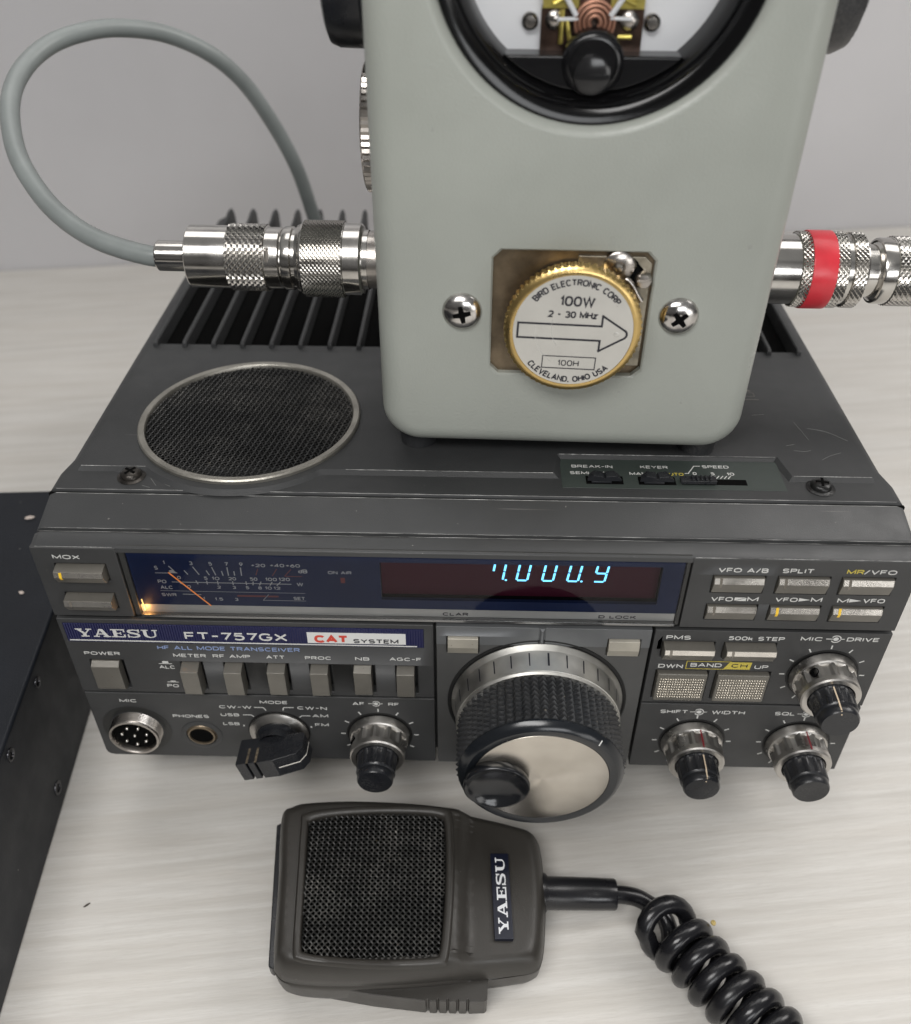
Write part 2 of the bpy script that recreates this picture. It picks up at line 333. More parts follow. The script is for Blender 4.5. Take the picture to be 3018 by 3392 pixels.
_SF = {
 'A': (.9, [[(0, 0), (.45, 1), (.9, 0)], [(.17, .33), (.73, .33)]]),
 'B': (.75, [[(0, 0), (0, 1), (.45, 1)] + _E(.45, .76, .27, .24, 90, -90, 8) + [(.02, .52)], [(.45, .52)] + _E(.48, .26, .27, .26, 90, -90, 8) + [(0, 0)]]),
 'C': (.85, [_E(.43, .5, .42, .5, 38, 322, 26)]),
 'D': (.82, [[(0, 0), (0, 1), (.38, 1)] + _E(.38, .5, .44, .5, 90, -90, 16) + [(0, 0)]]),
 'E': (.7, [[(.7, 1), (0, 1), (0, 0), (.7, 0)], [(0, .52), (.62, .52)]]),
 'F': (.66, [[(.66, 1), (0, 1), (0, 0)], [(0, .5), (.58, .5)]]),
 'G': (.88, [_E(.43, .5, .43, .5, 40, 345, 26) + [(.86, .46), (.5, .46)]]),
 'H': (.78, [[(0, 0), (0, 1)], [(.78, 0), (.78, 1)], [(0, .52), (.78, .52)]]),
 'I': (.02, [[(0, 0), (0, 1)]]),
 'K': (.75, [[(0, 0), (0, 1)], [(.72, 1), (.04, .4)], [(.28, .62), (.77, 0)]]),
 'L': (.62, [[(0, 1), (0, 0), (.62, 0)]]),
 'M': (.98, [[(0, 0), (0, 1), (.49, .12), (.98, 1), (.98, 0)]]),
 'N': (.8, [[(0, 0), (0, 1), (.8, 0), (.8, 1)]]),
 'O': (.94, [_E(.47, .5, .47, .5, 90, 450, 32)]),
 'P': (.72, [[(0, 0), (0, 1), (.44, 1)] + _E(.44, .74, .28, .26, 90, -90, 8) + [(0, .48)]]),
 'Q': (.94, [_E(.47, .5, .47, .5, 90, 450, 32), [(.58, .24), (.94, -.03)]]),
 'R': (.76, [[(0, 0), (0, 1), (.46, 1)] + _E(.46, .75, .28, .25, 90, -90, 8) + [(0, .5)], [(.46, .5), (.76, 0)]]),
 'S': (.78, [_E(.39, .75, .36, .25, 25, 270, 12) + _E(.39, .25, .37, .25, 90, -155, 12)]),
 'T': (.8, [[(0, 1), (.8, 1)], [(.4, 1), (.4, 0)]]),
 'U': (.8, [[(0, 1), (0, .36)] + _E(.4, .36, .4, .36, 180, 360, 12) + [(.8, 1)]]),
 'V': (.86, [[(0, 1), (.43, 0), (.86, 1)]]),
 'W': (1.2, [[(0, 1), (.3, 0), (.6, 1), (.9, 0), (1.2, 1)]]),
 'X': (.84, [[(0, 0), (.84, 1)], [(0, 1), (.84, 0)]]),
 'Y': (.84, [[(0, 1), (.42, .45), (.84, 1)], [(.42, .45), (.42, 0)]]),
 'd': (.6, [[(.6, 1), (.6, 0)], _E(.3, .32, .3, .32, 0, 360, 20)]),
 'k': (.55, [[(0, 0), (0, 1)], [(.5, .66), (.04, .26)], [(.2, .42), (.55, 0)]]),
 'z': (.55, [[(0, .68), (.55, .68), (0, 0), (.55, 0)]]),
 '0': (.72, [_E(.36, .5, .36, .5, 90, 450, 28)]),
 '1': (.22, [[(0, .74), (.2, 1), (.2, 0)]]),
 '2': (.7, [_E(.35, .72, .34, .28, 165, -30, 10) + [(0, 0), (.7, 0)]]),
 '3': (.7, [_E(.34, .75, .31, .25, 155, -90, 10) + _E(.34, .25, .35, .25, 90, -155, 10)]),
 '4': (.74, [[(.55, 0), (.55, 1), (0, .26), (.74, .26)]]),
 '5': (.7, [[(.64, 1), (.1, 1), (.04, .5)] + _E(.34, .32, .35, .32, 140, -150, 14)]),
 '6': (.7, [_E(.35, .32, .34, .32, 90, 450, 20), [(.56, .97), (.22, .78), (.03, .45)]]),
 '7': (.68, [[(0, 1), (.68, 1), (.24, 0)]]),
 '8': (.7, [_E(.35, .76, .3, .24, 90, 450, 20), _E(.35, .27, .35, .27, 90, 450, 20)]),
 '9': (.7, [_E(.35, .68, .34, .32, 90, 450, 20), [(.14, .03), (.48, .22), (.67, .55)]]),
 '-': (.45, [[(0, .5), (.45, .5)]]), '+': (.55, [[(0, .5), (.55, .5)], [(.275, .2), (.275, .8)]]),
 '/': (.5, [[(0, -.05), (.5, 1.05)]]), '.': (.06, [[(0, .03), (.06, .03)]]), ',': (.08, [[(.08, .08), (0, -.16)]]), ' ': (.32, []),
}
def ribbon(bm, pts, w, fn):
    """constant width ribbon with mitred joints; pts in output units"""
    P = [Vector(p) for p in pts]; q = [P[0]]
    for p in P[1:]:
        if (p - q[-1]).length > 1e-4: q.append(p)
    P = q; n = len(P)
    if n < 2: return
    closed = (P[0] - P[-1]).length < 1e-3 and n > 3; L_, R_ = [], []
    for i in range(n):
        a = P[i - 1] if i else (P[-2] if closed else None); c = P[i + 1] if i < n - 1 else (P[1] if closed else None)
        d0 = (P[i] - a).normalized() if a is not None else None; d1 = (c - P[i]).normalized() if c is not None else None
        if d0 is None: d0 = d1
        if d1 is None: d1 = d0
        n0, n1 = Vector((-d0.y, d0.x)), Vector((-d1.y, d1.x)); m_ = n0 + n1
        if m_.length < .35: m_ = n1
        m_.normalize(); k = w / 2 / max(.42, m_.dot(n1)); L_.append(P[i] + m_ * k); R_.append(P[i] - m_ * k)
    va = [bm.verts.new(fn(*p)) for p in L_]; vb = [bm.verts.new(fn(*p)) for p in R_]
    for i in range(n - 1): bm.faces.new((va[i], vb[i], vb[i + 1], va[i + 1]))
def stext(bm, txt, x0, x1, y0, y1, w, fn, gap=.30):
    """stroke lettering fitted to a box; fn(x, y, lift) -> point"""
    adv = []; x = 0
    for c in txt: adv.append(x); x += _SF[c][0] + gap
    tot = x - gap; sx = (x1 - x0 - w) / max(tot, .05); sy = y1 - y0 - w
    if tot < .1: sx = 1
    for k, c in enumerate(txt):
        for j, st in enumerate(_SF[c][1]): ribbon(bm, [(x0 + w / 2 + (adv[k] + px_) * sx, y0 + w / 2 + py_ * sy) for px_, py_ in st], w, lambda a, b_, j=j: fn(a, b_, j * .008))
def ptext(bm, txt, x0, x1, zc, h, y=0.0, bold=.012, sp=1.0, w=None):       # lettering on a panel facing -Y
    stext(bm, txt, x0, x1, zc - h / 2, zc + h / 2, w or h * .2, lambda a, b_, l_: (a, y - PROUD - l_, b_))
def pline(bm, x0, z0, x1, z1, w, y=0.0):
    d = Vector((x1 - x0, 0, z1 - z0)).normalized(); n = Vector((-d.z, 0, d.x)) * w / 2
    a, b = Vector((x0, y - PROUD, z0)), Vector((x1, y - PROUD, z1)); bm.faces.new([bm.verts.new(p) for p in (a + n, a - n, b - n, b + n)])
def ppoly(bm, pts, y=0.0): bm.faces.new([bm.verts.new((x, y - PROUD, z)) for x, z in pts])
def arc(cx, cz, r, a0, a1, n): return [(cx + r * cos(radians(a0 + (a1 - a0) * i / n)), cz + r * sin(radians(a0 + (a1 - a0) * i / n))) for i in range(n + 1)]
def slab_word(fn_):                           # YAESU in a wide slab serif, unit height, returns total width; fn_(list of (x,y) polygons)
    def para(x0, y0, x1, y1, w): return [(x0, y0), (x0 + w, y0), (x1 + w, y1), (x1, y1)]
    def r(x0, x1, y0, y1): return [(x0, y0), (x1, y0), (x1, y1), (x0, y1)]
    P = []; s = .13
    def add(L, dx): P.extend([[(x + dx, y) for x, y in q] for q in L])
    add([r(0, .52, 1 - s, 1), r(.80, 1.25, 1 - s, 1), para(.12, 1 - s, .50, .42, .27), para(.95, 1 - s, .66, .42, .13), r(.50, .77, s, .42), r(.32, .95, 0, s)], 0)
    add([r(0, .45, 0, s), r(.72, 1.32, 0, s), para(.16, s, .52, 1, .14), [(.52, 1), (.80, 1), (1.16, s), (.86, s), ], r(.36, .90, .30, .42)], 1.28)
    add([r(0, 1.06, 1 - s, 1), r(0, 1.06, 0, s), r(.16, .44, s, 1 - s), r(.44, .74, .44, .56), r(.68, .78, .34, .44), r(.68, .78, .56, .66), r(.94, 1.06, s, .36), r(.94, 1.06, .66, 1 - s)], 2.66)
    sx = []                                   # S as a swept ribbon
    pts = [(.90, .66), (.88, .84), (.70, .93), (.5, .94), (.26, .90), (.16, .74), (.28, .60), (.52, .52), (.78, .42), (.88, .27), (.78, .11), (.52, .055), (.28, .07), (.12, .18), (.10, .36)]
    wd = [.09, .12, .12, .12, .17, .24, .24, .22, .24, .24, .17, .12, .12, .12, .09]
    pc = catmull([(x, y, 0) for x, y in pts], 4); m_ = len(pc)
    def wdt(i): f = i / (m_ - 1) * (len(wd) - 1); j = min(int(f), len(wd) - 2); return wd[j] + (wd[j + 1] - wd[j]) * (f - j)
    E1, E2 = [], []
    for i, p in enumerate(pc):
        T = (pc[min(i + 1, m_ - 1)] - pc[max(i - 1, 0)]).normalized(); n = Vector((-T.y, T.x, 0)) * wdt(i) / 2
        E1.append((p.x + n.x, p.y + n.y)); E2.append((p.x - n.x, p.y - n.y))
    for i in range(m_ - 1): sx.append([E1[i], E1[i + 1], E2[i + 1], E2[i]])
    sx += [r(.86, .98, .62, 1), r(.03, .15, 0, .40)]
    add(sx, 3.85)
    u = [r(0, .52, 1 - s, 1), r(.80, 1.22, 1 - s, 1), r(.13, .40, .34, 1 - s), r(.95, 1.08, .34, 1 - s)]
    n = 8
    for i in range(n):
        a0, a1 = pi + pi * i / n, pi + pi * (i + 1) / n
        def o_(a): return (.605 + .475 * cos(a), .34 + .34 * sin(a))
        def i_(a): return (.675 + .275 * cos(a), .34 + .22 * sin(a))
        u.append([o_(a0), o_(a1), i_(a1), i_(a0)])
    add(u, 4.98)
    fn_(P, 6.20)

# ================================================================== SETTING
WANG = radians(7.27); WP = Vector((-207.0, 370.5, 0))
def aligned(o, yaw, loc): o.location = loc * K; o.rotation_euler = (0, 0, yaw)
FR['off'] = Vector((0, 0, 0))
b = BM(); box(b, -1100, 1300, -1250, 0, -28, 0); o = obj('table', b, M_table, None, bevel=1.5); aligned(o, WANG, WP); o['kind'] = 'structure'
b = BM(); box(b, -1400, 1600, 0.5, 60, -300, 470); o = obj('wall', b, M_wall, None, smooth=0); aligned(o, WANG, WP); o['kind'] = 'structure'

# ================================================================== TRANSCEIVER
T = thing('transceiver', 'grey desktop radio transceiver with blue lit digits, wattmeter standing on its lid', 'radio transceiver', RAD, (0, 112, -66))
# ---- case
b = BM()
def sec(y, half, r, zt, steps=6, ch=0):
    """closed cross-section at depth y"""
    P = [(-half, y, -64)]
    if ch: P += [(-half, y, zt - 5.0 - i * 0.0) for i in range(1)]; 
    else: P += [(-half, y, zt - r)]
    for i in range(1, steps + 1):
        a = pi - i / steps * pi / 2
        rr = r
        if ch: cx, cz, rx, rz = -half + 4.2, zt - 5.0, 4.2, 5.0
        else: cx, cz, rx, rz = -half + rr, zt - rr, rr, rr
        P.append((cx + rx * cos(a), y, cz + rz * sin(a)))
    Q = [(-p[0], p[1], p[2]) for p in P[::-1]]
    return P + Q
def cap_(y, f=0): return sec(y, 118.8 + f, 2.6, 32)
loft(b, [sec(18.0, 118.3, 2.3, 31.5), sec(18.4, 118.8, 2.6, 32), sec(26, 118.8, 2.6, 32), sec(34, 118.4, 3, 31.9, ch=1), sec(102.5, 118.4, 3, 31.9, ch=1)])
case = obj('case', b, M_case, T, smooth=40)
# ---- side strips beside the heat sink, heat sink
b = BM()
for s in (-1, 1):
    P = [(s * 118.4, -64), (s * 118.4, 26.9), (s * 117.1, 30.5), (s * 114.2, 31.9), (s * 112.9, 31.9), (s * 112.9, -64)]
    loft(b, [[(x, 102.5, z) for x, z in P], [(x, 222, z) for x, z in P], [(x, 226, z - 2 if z > 0 else z) for x, z in P]]); obj('side_rail', b, M_case, T, smooth=40); b = BM()
b.free()
b = BM(); box(b, -112.8, 112.8, 102.6, 212, -64, 28.5); box(b, -112.8, 112.8, 212, 222, -64, 26); obj('heat_sink', b, M_blk, T, smooth=0)  # core and front wall painted black for the deep shade between fins
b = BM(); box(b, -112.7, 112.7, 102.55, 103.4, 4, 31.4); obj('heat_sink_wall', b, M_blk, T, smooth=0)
for i in range(23):
    x = -111.6 + i * 10.145; b = BM()
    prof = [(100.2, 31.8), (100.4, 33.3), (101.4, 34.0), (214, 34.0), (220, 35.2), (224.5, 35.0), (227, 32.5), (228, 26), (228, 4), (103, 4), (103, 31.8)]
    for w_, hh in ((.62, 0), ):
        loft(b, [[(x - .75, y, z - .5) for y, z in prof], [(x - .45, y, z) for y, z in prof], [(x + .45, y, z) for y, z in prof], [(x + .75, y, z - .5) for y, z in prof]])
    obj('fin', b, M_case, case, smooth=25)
# ---- raised plateau with speaker boss and keyer recess
b = BM()
out = [(-112.8, 96.0), (-112.8, 28.0), (-97.0, 28.0)]
cx, cy, R_ = -68.8, 53.5, 35.8
a0 = atan2(28 - cy, -sqrt(R_ ** 2 - (28 - cy) ** 2)); a1 = atan2(28 - cy, sqrt(R_ ** 2 - (28 - cy) ** 2))
if a0 > 0: a0 -= 2 * pi
out = [(-112.8, 96.0), (-112.8, 28.0)] + [(cx + R_ * cos(a0 + (a1 - a0) * i / 24), cy + R_ * sin(a0 + (a1 - a0) * i / 24)) for i in range(25)]
out += [(22.8, 28.0), (24.2, 37.3), (88.2, 37.8), (90.2, 28.2), (112.8, 28.2), (112.8, 96.0)]
def grow(P, d):
    n = len(P); o_ = []
    for i in range(n):
        p0, p1, p2 = Vector(P[i - 1]), Vector(P[i]), Vector(P[(i + 1) % n]); e1, e2 = (p1 - p0).normalized(), (p2 - p1).normalized()
        n1, n2 = Vector((e1.y, -e1.x)), Vector((e2.y, -e2.x)); m_ = (n1 + n2).normalized(); k = d / max(.4, m_.dot(n1)); q = p1 + m_ * k; o_.append((q.x, q.y))
    return o_
g = grow(out, 1.6)
g = [(max(-113.4, min(113.4, x)), min(y, 96.6)) for x, y in g]
hole = [(cx + 33 * cos(2 * pi * i / 64), cy + 33 * sin(2 * pi * i / 64)) for i in range(64)]
va = [b.verts.new((x, y, 33.0)) for x, y in out]; vb = [b.verts.new((x, y, 31.85)) for x, y in g]; n = len(out)
for i in range(n): j = (i + 1) % n; b.faces.new((vb[i], vb[j], va[j], va[i]))
holed_face(b, out, [hole], lambda x, y: (x, y, 33.0))
bmesh.ops.remove_doubles(b, verts=b.verts, dist=.01)
obj('top_plateau', b, M_case, T, smooth=25)
# ---- speaker
b = BM(); lathe(b, [(33.6, 32.6), (33.6, 33.9), (33.2, 34.3), (31.6, 34.2), (31.3, 33.8), (31.3, 32.2)], 96, at(Matrix.Identity(4), cx, cy, 0)); sp_ = obj('speaker_rim', b, mat('speaker_rim_metal', (.33, .315, .28), .38, .8, .2, 120, .2, 900, .3, (.12, .1, .08), 500, .1), T, smooth=40)
b = BM(); lathe(b, [(0, 31.95), (33, 31.95)], 48, at(Matrix.Identity(4), cx, cy, 0)); obj('speaker_cloth', b, M_blk, sp_, smooth=0)
def weave(bm, cx, cy, R, z, pitch, wr, ang, amp, inside, dome=lambda x, y: 0, sides=5):
    ca, sa = cos(ang), sin(ang); n = int(R / pitch) + 1; h = pitch / 2
    for fam in (0, 1):
        for i in range(-n, n + 1):
            off = i * pitch; runs = []; cur = []
            steps = int(2 * R / h); 
            for s_ in range(-steps // 2, steps // 2 + 1):
                t = s_ * h; ph = (s_ / 2.0 + i + fam) * pi
                u, v_ = (t, off) if fam == 0 else (off, t)
                x, y = cx + u * ca - v_ * sa, cy + u * sa + v_ * ca
                if inside(x, y): cur.append(Vector((x, y, z + amp * cos(ph) + dome(x, y) + random.uniform(-.06, .06))))
                else:
                    if len(cur) > 2: runs.append(cur)
                    cur = []
            if len(cur) > 2: runs.append(cur)
            for r_ in runs: tube(bm, r_, wr, sides, False)
b = BM(); weave(b, cx, cy, 34, 32.9, 1.2, .225, radians(33), .28, lambda x, y: (x - cx) ** 2 + (y - cy) ** 2 < 31.6 ** 2, lambda x, y: .5 - .5 * ((x - cx) ** 2 + (y - cy) ** 2) / 1000)
obj('speaker_grille', b, M_wiresp, sp_, smooth=60, rec=False)
# ---- keyer control plate
b = BM(); box(b, 24.8, 87.6, 22.4, 36.2, 31.6, 32.12); kp = obj('keyer_plate', b, M_keyer, T, bevel=.1)
def tprint(bm, txt, x0, x1, y, h, z=32.16, bold=.012): stext(bm, txt, x0, x1, y - h / 2, y + h / 2, h * .19, lambda a, b_, l_: (a, b_, z + l_))
def tline(bm, x0, y0, x1, y1, w, z=32.16):
    d = Vector((x1 - x0, y1 - y0, 0)).normalized(); n = Vector((-d.y, d.x, 0)) * w / 2; a, c = Vector((x0, y0, z)), Vector((x1, y1, z)); bm.faces.new([bm.verts.new(p) for p in (a + n, a - n, c - n, c + n)])
b = BM()
for t_, x0, x1, y in (('BREAK-IN', 28.1, 39.9, 32.6), ('KEYER', 47.9, 55.8, 32.7), ('SPEED', 65.7, 73.4, 33.3), ('SEMI', 27.4, 32.9, 29.4), ('FULL', 36.2, 41.4, 29.4), ('MAN', 44.4, 49.3, 29.4), ('0', 62.5, 63.6, 29.9), ('5', 67.6, 68.7, 29.9), ('10', 72.2, 74.3, 29.9)): tprint(b, t_, x0, x1, y, 1.35, bold=.02)
tline(b, 65.2, 33.5, 63.4, 33.5, .28); tline(b, 63.5, 33.6, 61.3, 30.0, .28, 32.18); tline(b, 61.4, 29.9, 60.2, 29.9, .28)
for i in range(6): tline(b, 66.6 + i * 1.1, 27.6, 67.6 + i * 1.1, 28.9, .26)
obj('keyer_lettering', b, M_wht, kp, smooth=0)
b = BM(); tprint(b, 'AUTO', 54.2, 59.8, 29.4, 1.35, bold=.02); obj('yellow_lettering', b, M_yel, kp, smooth=0)
for x0 in (32.0, 46.8):
    b = BM(); box(b, x0 - .3, x0 + 10.2, 24.2, 28.0, 32.0, 32.15); sw = obj('slide_switch', b, M_blk, kp, smooth=0)
    b = BM(); P = [(0, 32.6), (9.6, 32.6), (9.6, 33.3), (7.9, 34.5), (5.2, 34.1), (4.9, 33.5), (4.7, 33.5), (4.4, 34.1), (1.6, 34.5), (0, 33.3)]
    loft(b, [[(x0 + u, 24.9, z) for u, z in P], [(x0 + u * .86 + .67, 27.6, z) for u, z in P]])
    box(b, x0 + 1.2, x0 + 6.8, 24.6, 27.4, 32.1, 32.7); obj('slider', b, M_blkp, sw, smooth=20, bevel=.12)
b = BM(); box(b, 58.6, 77.0, 24.6, 27.2, 32.0, 32.15); sw = obj('speed_slider_slot', b, M_blk, kp, smooth=0)
b = BM(); box(b, 58.2, 68.2, 24.4, 27.0, 32.4, 33.5)
for i in range(5): box(b, 61.2 + i * 1.25, 61.75 + i * 1.25, 24.6, 26.8, 33.5, 34.0)
obj('slider', b, M_blkp, sw, smooth=20, bevel=.12)
# ---- lid screws
def scr(name, x, y, z, parent, m, r=2.9, M0=None, slotm=None):
    M0 = M0 or at(Matrix.Identity(4), x, y, z); b = BM(); lathe(b, [(r * 1.32, -.05), (r * 1.38, .25), (r * 1.1, .5), (r * 1.02, .6), (r, 1.4), (r * .8, 2.0), (r * .5, 2.25), (0, 2.3)], 36, M0)
    o = obj(name, b, m, parent, smooth=40)
    b = BM(); a = random.uniform(0, 1.5)
    for k in (0, pi / 2): box(b, -r * .62, r * .62, -r * .13, r * .13, 1.9, 2.36 + k * .02, M0 @ Matrix.Rotation(a + k, 4, 'Z'))
    obj('cross_slot', b, slotm or M_blk, o, smooth=0); return o
scr('lid_screw', -97.1, 24.3, 31.9, T, mat('worn_black_screw', (.05, .045, .04), .3, .7, .8, 400, .5, 1500, .9, (.6, .52, .4), 600))
scr('lid_screw', 97.2, 24.2, 31.9, T, mat('black_screw', (.03, .03, .03), .3, .7, .5, 400, .5, 1500, .5, (.5, .45, .4), 600))
# ---- embossed mark on the lid beside the meter
b = BM(); tline(b, 78, 69.1, 90.3, 69.1, .5, 33.1); tline(b, 80, 71.0, 89.4, 71.0, .3, 33.1); tline(b, 89.4, 70.9, 89.4, 73.2, .3, 33.12); tline(b, 80, 73.2, 89.3, 73.2, .3, 33.1); b.faces.new([b.verts.new(p) for p in ((82, 74, 33.1), (89.0, 74, 33.1), (86.5, 77.5, 33.1), (82, 77.5, 33.1))]); obj('lid_emblem', b, mat('worn_emblem', (.13, .125, .11), .5), T, smooth=0)
b = BM()
for P_ in ([(98, 56.3), (99, 51.5), (99.9, 46.6)], [(101.1, 52.9), (104, 52.2), (107.1, 50.7), (111.4, 46.5)], [(94, 41), (97, 40.6), (99, 41.2)], [(92.4, 43.5), (95, 44.2)], [(86, 60), (90, 60.6)], [(101, 36.5), (104, 38.6), (107.5, 40.2)]): tube(b, catmull([(x, y, 33.0) for x, y in P_], 5), .07, 5)
M_scr = mat('scratch_paint', (.16, .16, .155), .5); obj('scratches', b, M_scr, T, smooth=0); b = BM()
for P_ in ([(-89, 23.8), (-87, 21.2), (-85, 20.0)], [(-93, 20.3), (-90.5, 19.3)], [(-91.4, 23.6), (-89, 20.2)]): tube(b, [(x, y, 31.98) for x, y in P_], .09, 5)
obj('scratches', b, mat('scratch_paint', (.16, .16, .155), .5), T, smooth=0)
# ---- bezel chamfers
b = BM()
P = [(17.4, 28), (17.4, 31.0), (17.0, 31.3), (6.3, 28.5), (6.0, 28.3)]
b2 = []
X = 118.9
def row(x, dz=0, dy=0): return [(x, y + dy, z + dz) for y, z in ((17.6, 20), (17.6, 31.1), (17.1, 31.35), (6.4, 28.55), (5.9, 28.2), (5.9, 20))]
loft(b, [row(-X, -2.2), row(-X + .8, -.7), row(-X + 2.4), row(X - 2.4), row(X - .8, -.7), row(X, -2.2)])
obj('bezel_hood', b, M_bez, T, smooth=25)
b = BM()
def row(x, dz=0): return [(x, y, z + dz) for y, z in ((17.6, -63.5), (17.6, 21), (5.95, 21), (5.7, 27.0 + min(0, dz) * 0), (5.0, 27.35), (4.5, 27.3), (.7, 26.25), (.25, 25.9), (.25, 24.4), (5.2, 24.4), (5.2, -63.5))]
loft(b, [row(-X, -.8), row(-X + 1.5), row(X - 1.5), row(X, -.8)])
obj('bezel_body', b, M_bez, T, smooth=25)
b = BM(); box(b, -118.5, 118.5, 17.2, 18.2, 24, 31.0); obj('seam_gap', b, M_blk, T, smooth=0)
M_wornhl = mat('worn_highlight_paint', (.30, .30, .29), .32, .3, .75, 90, .2, 1500, 1.2, (.05, .05, .05), 130)  # thin lighter tubes: paint wear plus edge highlight lines drawn in as colour
def worn_highlight(name, x0, x1, y, z, r, parent):
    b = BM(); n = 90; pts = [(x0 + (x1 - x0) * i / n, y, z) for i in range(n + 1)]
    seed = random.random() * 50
    tube(b, pts, lambda t: r * (.45 + .75 * abs(noise.noise(Vector((t * 14 + seed, 1, 0)))) + .3 * (noise.noise(Vector((t * 60 + seed, 2, 0))) > .1)), 6); return obj(name, b, M_wornhl, parent, smooth=60)
worn_highlight('worn_edge_highlight', -116.2, 116.2, 17.1, 31.37, .13, T); worn_highlight('worn_edge_highlight', -118.0, 118.0, 5.6, 27.15, .12, T); worn_highlight('worn_edge_highlight', -117.0, 117.0, 5.75, 28.2, .10, T)
worn_highlight('worn_edge_highlight', -117.5, -96.6, .42, 26.05, .14, T); worn_highlight('worn_edge_highlight', 59, 118.0, .42, 26.05, .16, T); worn_highlight('worn_edge_highlight', 24.8, 87.6, 37.4, 32.95, .14, T)
worn_highlight('worn_edge_highlight', -36.5, 22.5, 28.0, 32.98, .12, T); worn_highlight('worn_edge_highlight', -112.6, -94, 28.0, 32.98, .13, T); worn_highlight('worn_edge_highlight', 90.6, 112.6, 28.2, 32.98, .15, T)
worn_highlight('worn_edge_highlight', -116.4, 116.4, 18.35, 31.93, .11, T)
# lower hull behind the front panel
b = BM(); box(b, -116.4, 116.8, 5.4, 18, -61.5, 23.9); box(b, -118.3, 118.3, 5.4, 18, -61, 23.9); obj('front_hull', b, M_blk, T, smooth=0)
# ---- front plates
MOXH = [(-113.6, -99.5, 14.2, 20.4), (-113.6, -99.5, 3.6, 9.6)]
RBH = [(64.6, 78.9, 13.8, 20.4), (81.9, 96.2, 13.8, 20.5), (99.0, 113.4, 13.8, 20.5), (64.6, 78.9, 3.5, 9.7), (81.9, 96.2, 3.5, 9.7), (99.0, 113.4, 3.5, 9.8)]
def plate(name, x0, x1, z0, z1, holes, m, bev=.3, yf=0.0, yb=3.2):
    b = BM()
    if name == 'jack_panel': prism(b, [(x0 + .1, z1), (x0 + .1, z0 + 2.6), (x0 + .5, z0 + 1.2), (x0 + 1.3, z0 + .4), (x0 + 2.6, z0), (x1, z0), (x1, z1)], -yb, -yf, AXY)
    else: grid_plate(b, x0, x1, z0, z1, yf, yb, holes)
    o = obj(name, b, m, T, smooth=30, bevel=bev, seg=2); PLT[o] = (x0 - .6, x1 + .6, z0 - .4, z1 + .4); return o
PLT = {}
plate('upper_left_panel', -118.9, -95.8, .4, 26.0, MOXH, M_pan)
plate('upper_right_panel', 58.6, 118.9, .4, 26.0, RBH, M_pan)
SWX = [-86.3, -73.4, -60.6, -47.8, -35.0, -22.2]
plate('switch_panel', -118.9, -10.8, -32.3, -.9, [(-113.5, -103.3, -30.3, -17.9)] + [(x, x + 6.5, -30.3, -18.2) for x in SWX] , M_pan)
plate('jack_panel', -118.9, -10.8, -64.0, -33.0, [], M_pan)
plate('channel_panel', 52.2, 118.9, -32.1, -.9, [(54.8, 69.9, -12.1, -5.4), (72.4, 87.4, -12.1, -5.4), (54.6, 70.3, -30.2, -17.6), (72.2, 88.4, -30.2, -17.6)], M_pan)
plate('squelch_panel', 52.2, 118.9, -63.9, -32.9, [], M_pan)
plate('dial_panel', -10.0, 51.3, -64.2, -8.3, [(-7.1, 2.4, -12.0, -8.3), (39.1, 48.7, -12.0, -8.3)], M_dpan2, .2)
b = BM(); grid_plate(b, -10.0, 51.3, -8.25, -.9, -.25, 3.2, [(-7.1, 2.4, -8.25, -4.8), (39.1, 48.7, -8.25, -4.7), (19.3, 21.2, -8.25, -.9)])
obj('dial_brow', b, M_dpan, T, smooth=30, bevel=.25)
b = BM(); box(b, 19.3, 21.2, -.05, 2.5, -8.2, -1.2); loft(b, [[(19.45, -.0, -1.4), (21.05, -.0, -1.4), (21.05, -.0, -7), (19.45, -.0, -7)], [(20.0, -.7, -1.8), (20.5, -.7, -1.8), (20.5, -.7, -6.8), (20.0, -.7, -6.8)]]); obj('dial_pointer', b, M_dpan, T, smooth=20)
# ---- display window
b = BM(); grid_plate(b, -95.6, 58.4, .4, 26.4, .7, 2.6, [(-93.9, 57.2, .9, 24.2)]); obj('window_frame', b, mat('window_frame_black', (.03, .03, .029), .4, 0, .2, 60, .2, 3000, .3, (.3, .28, .25), 800), T, smooth=30, bevel=.25)
b = BM(); grid_plate(b, -93.9, 57.2, 4.1, 24.2, 1.5, 2.6, [(-25.2, 51.4, 7.5, 21.4)]); win = obj('display_window', b, M_win, T, smooth=0)
b = BM(); box(b, -26, 52, 4.0, 4.6, 5, 24); obj('red_filter', b, M_wred, win, smooth=0)
b = BM(); grid_plate(b, -25.9, 52.0, 7.0, 21.9, 2.6, 4.0, [(-25.2, 51.4, 7.5, 21.4)]); obj('filter_frame', b, M_blk, win, smooth=0)
b = BM(); box(b, -25, 57.1, 1.5, 2.6, 1.2, 4.05); box(b, -93.8, -25, 1.5, 2.6, .9, 4.05); tr = obj('window_trim', b, M_silv, win, smooth=0)
b = BM(); box(b, -93.8, 57.1, .2, 1.5, .2, 1.15); obj('window_ledge', b, mat('glossy_ledge', (.25, .25, .25), .1, .8), win, smooth=30, bevel=.12)
b = BM()
ptext(b, 'CLAR', -8.2, -.9, 2.35, 1.25, 1.5, w=.32); obj('trim_lettering', b, M_inkb, tr, smooth=0); b = BM(); ptext(b, 'D LOCK', 35.8, 46.4, 2.4, 1.25, 1.5, w=.32); obj('trim_lettering', b, M_inkb, tr, smooth=0)
b = BM(); Yw = 1.5
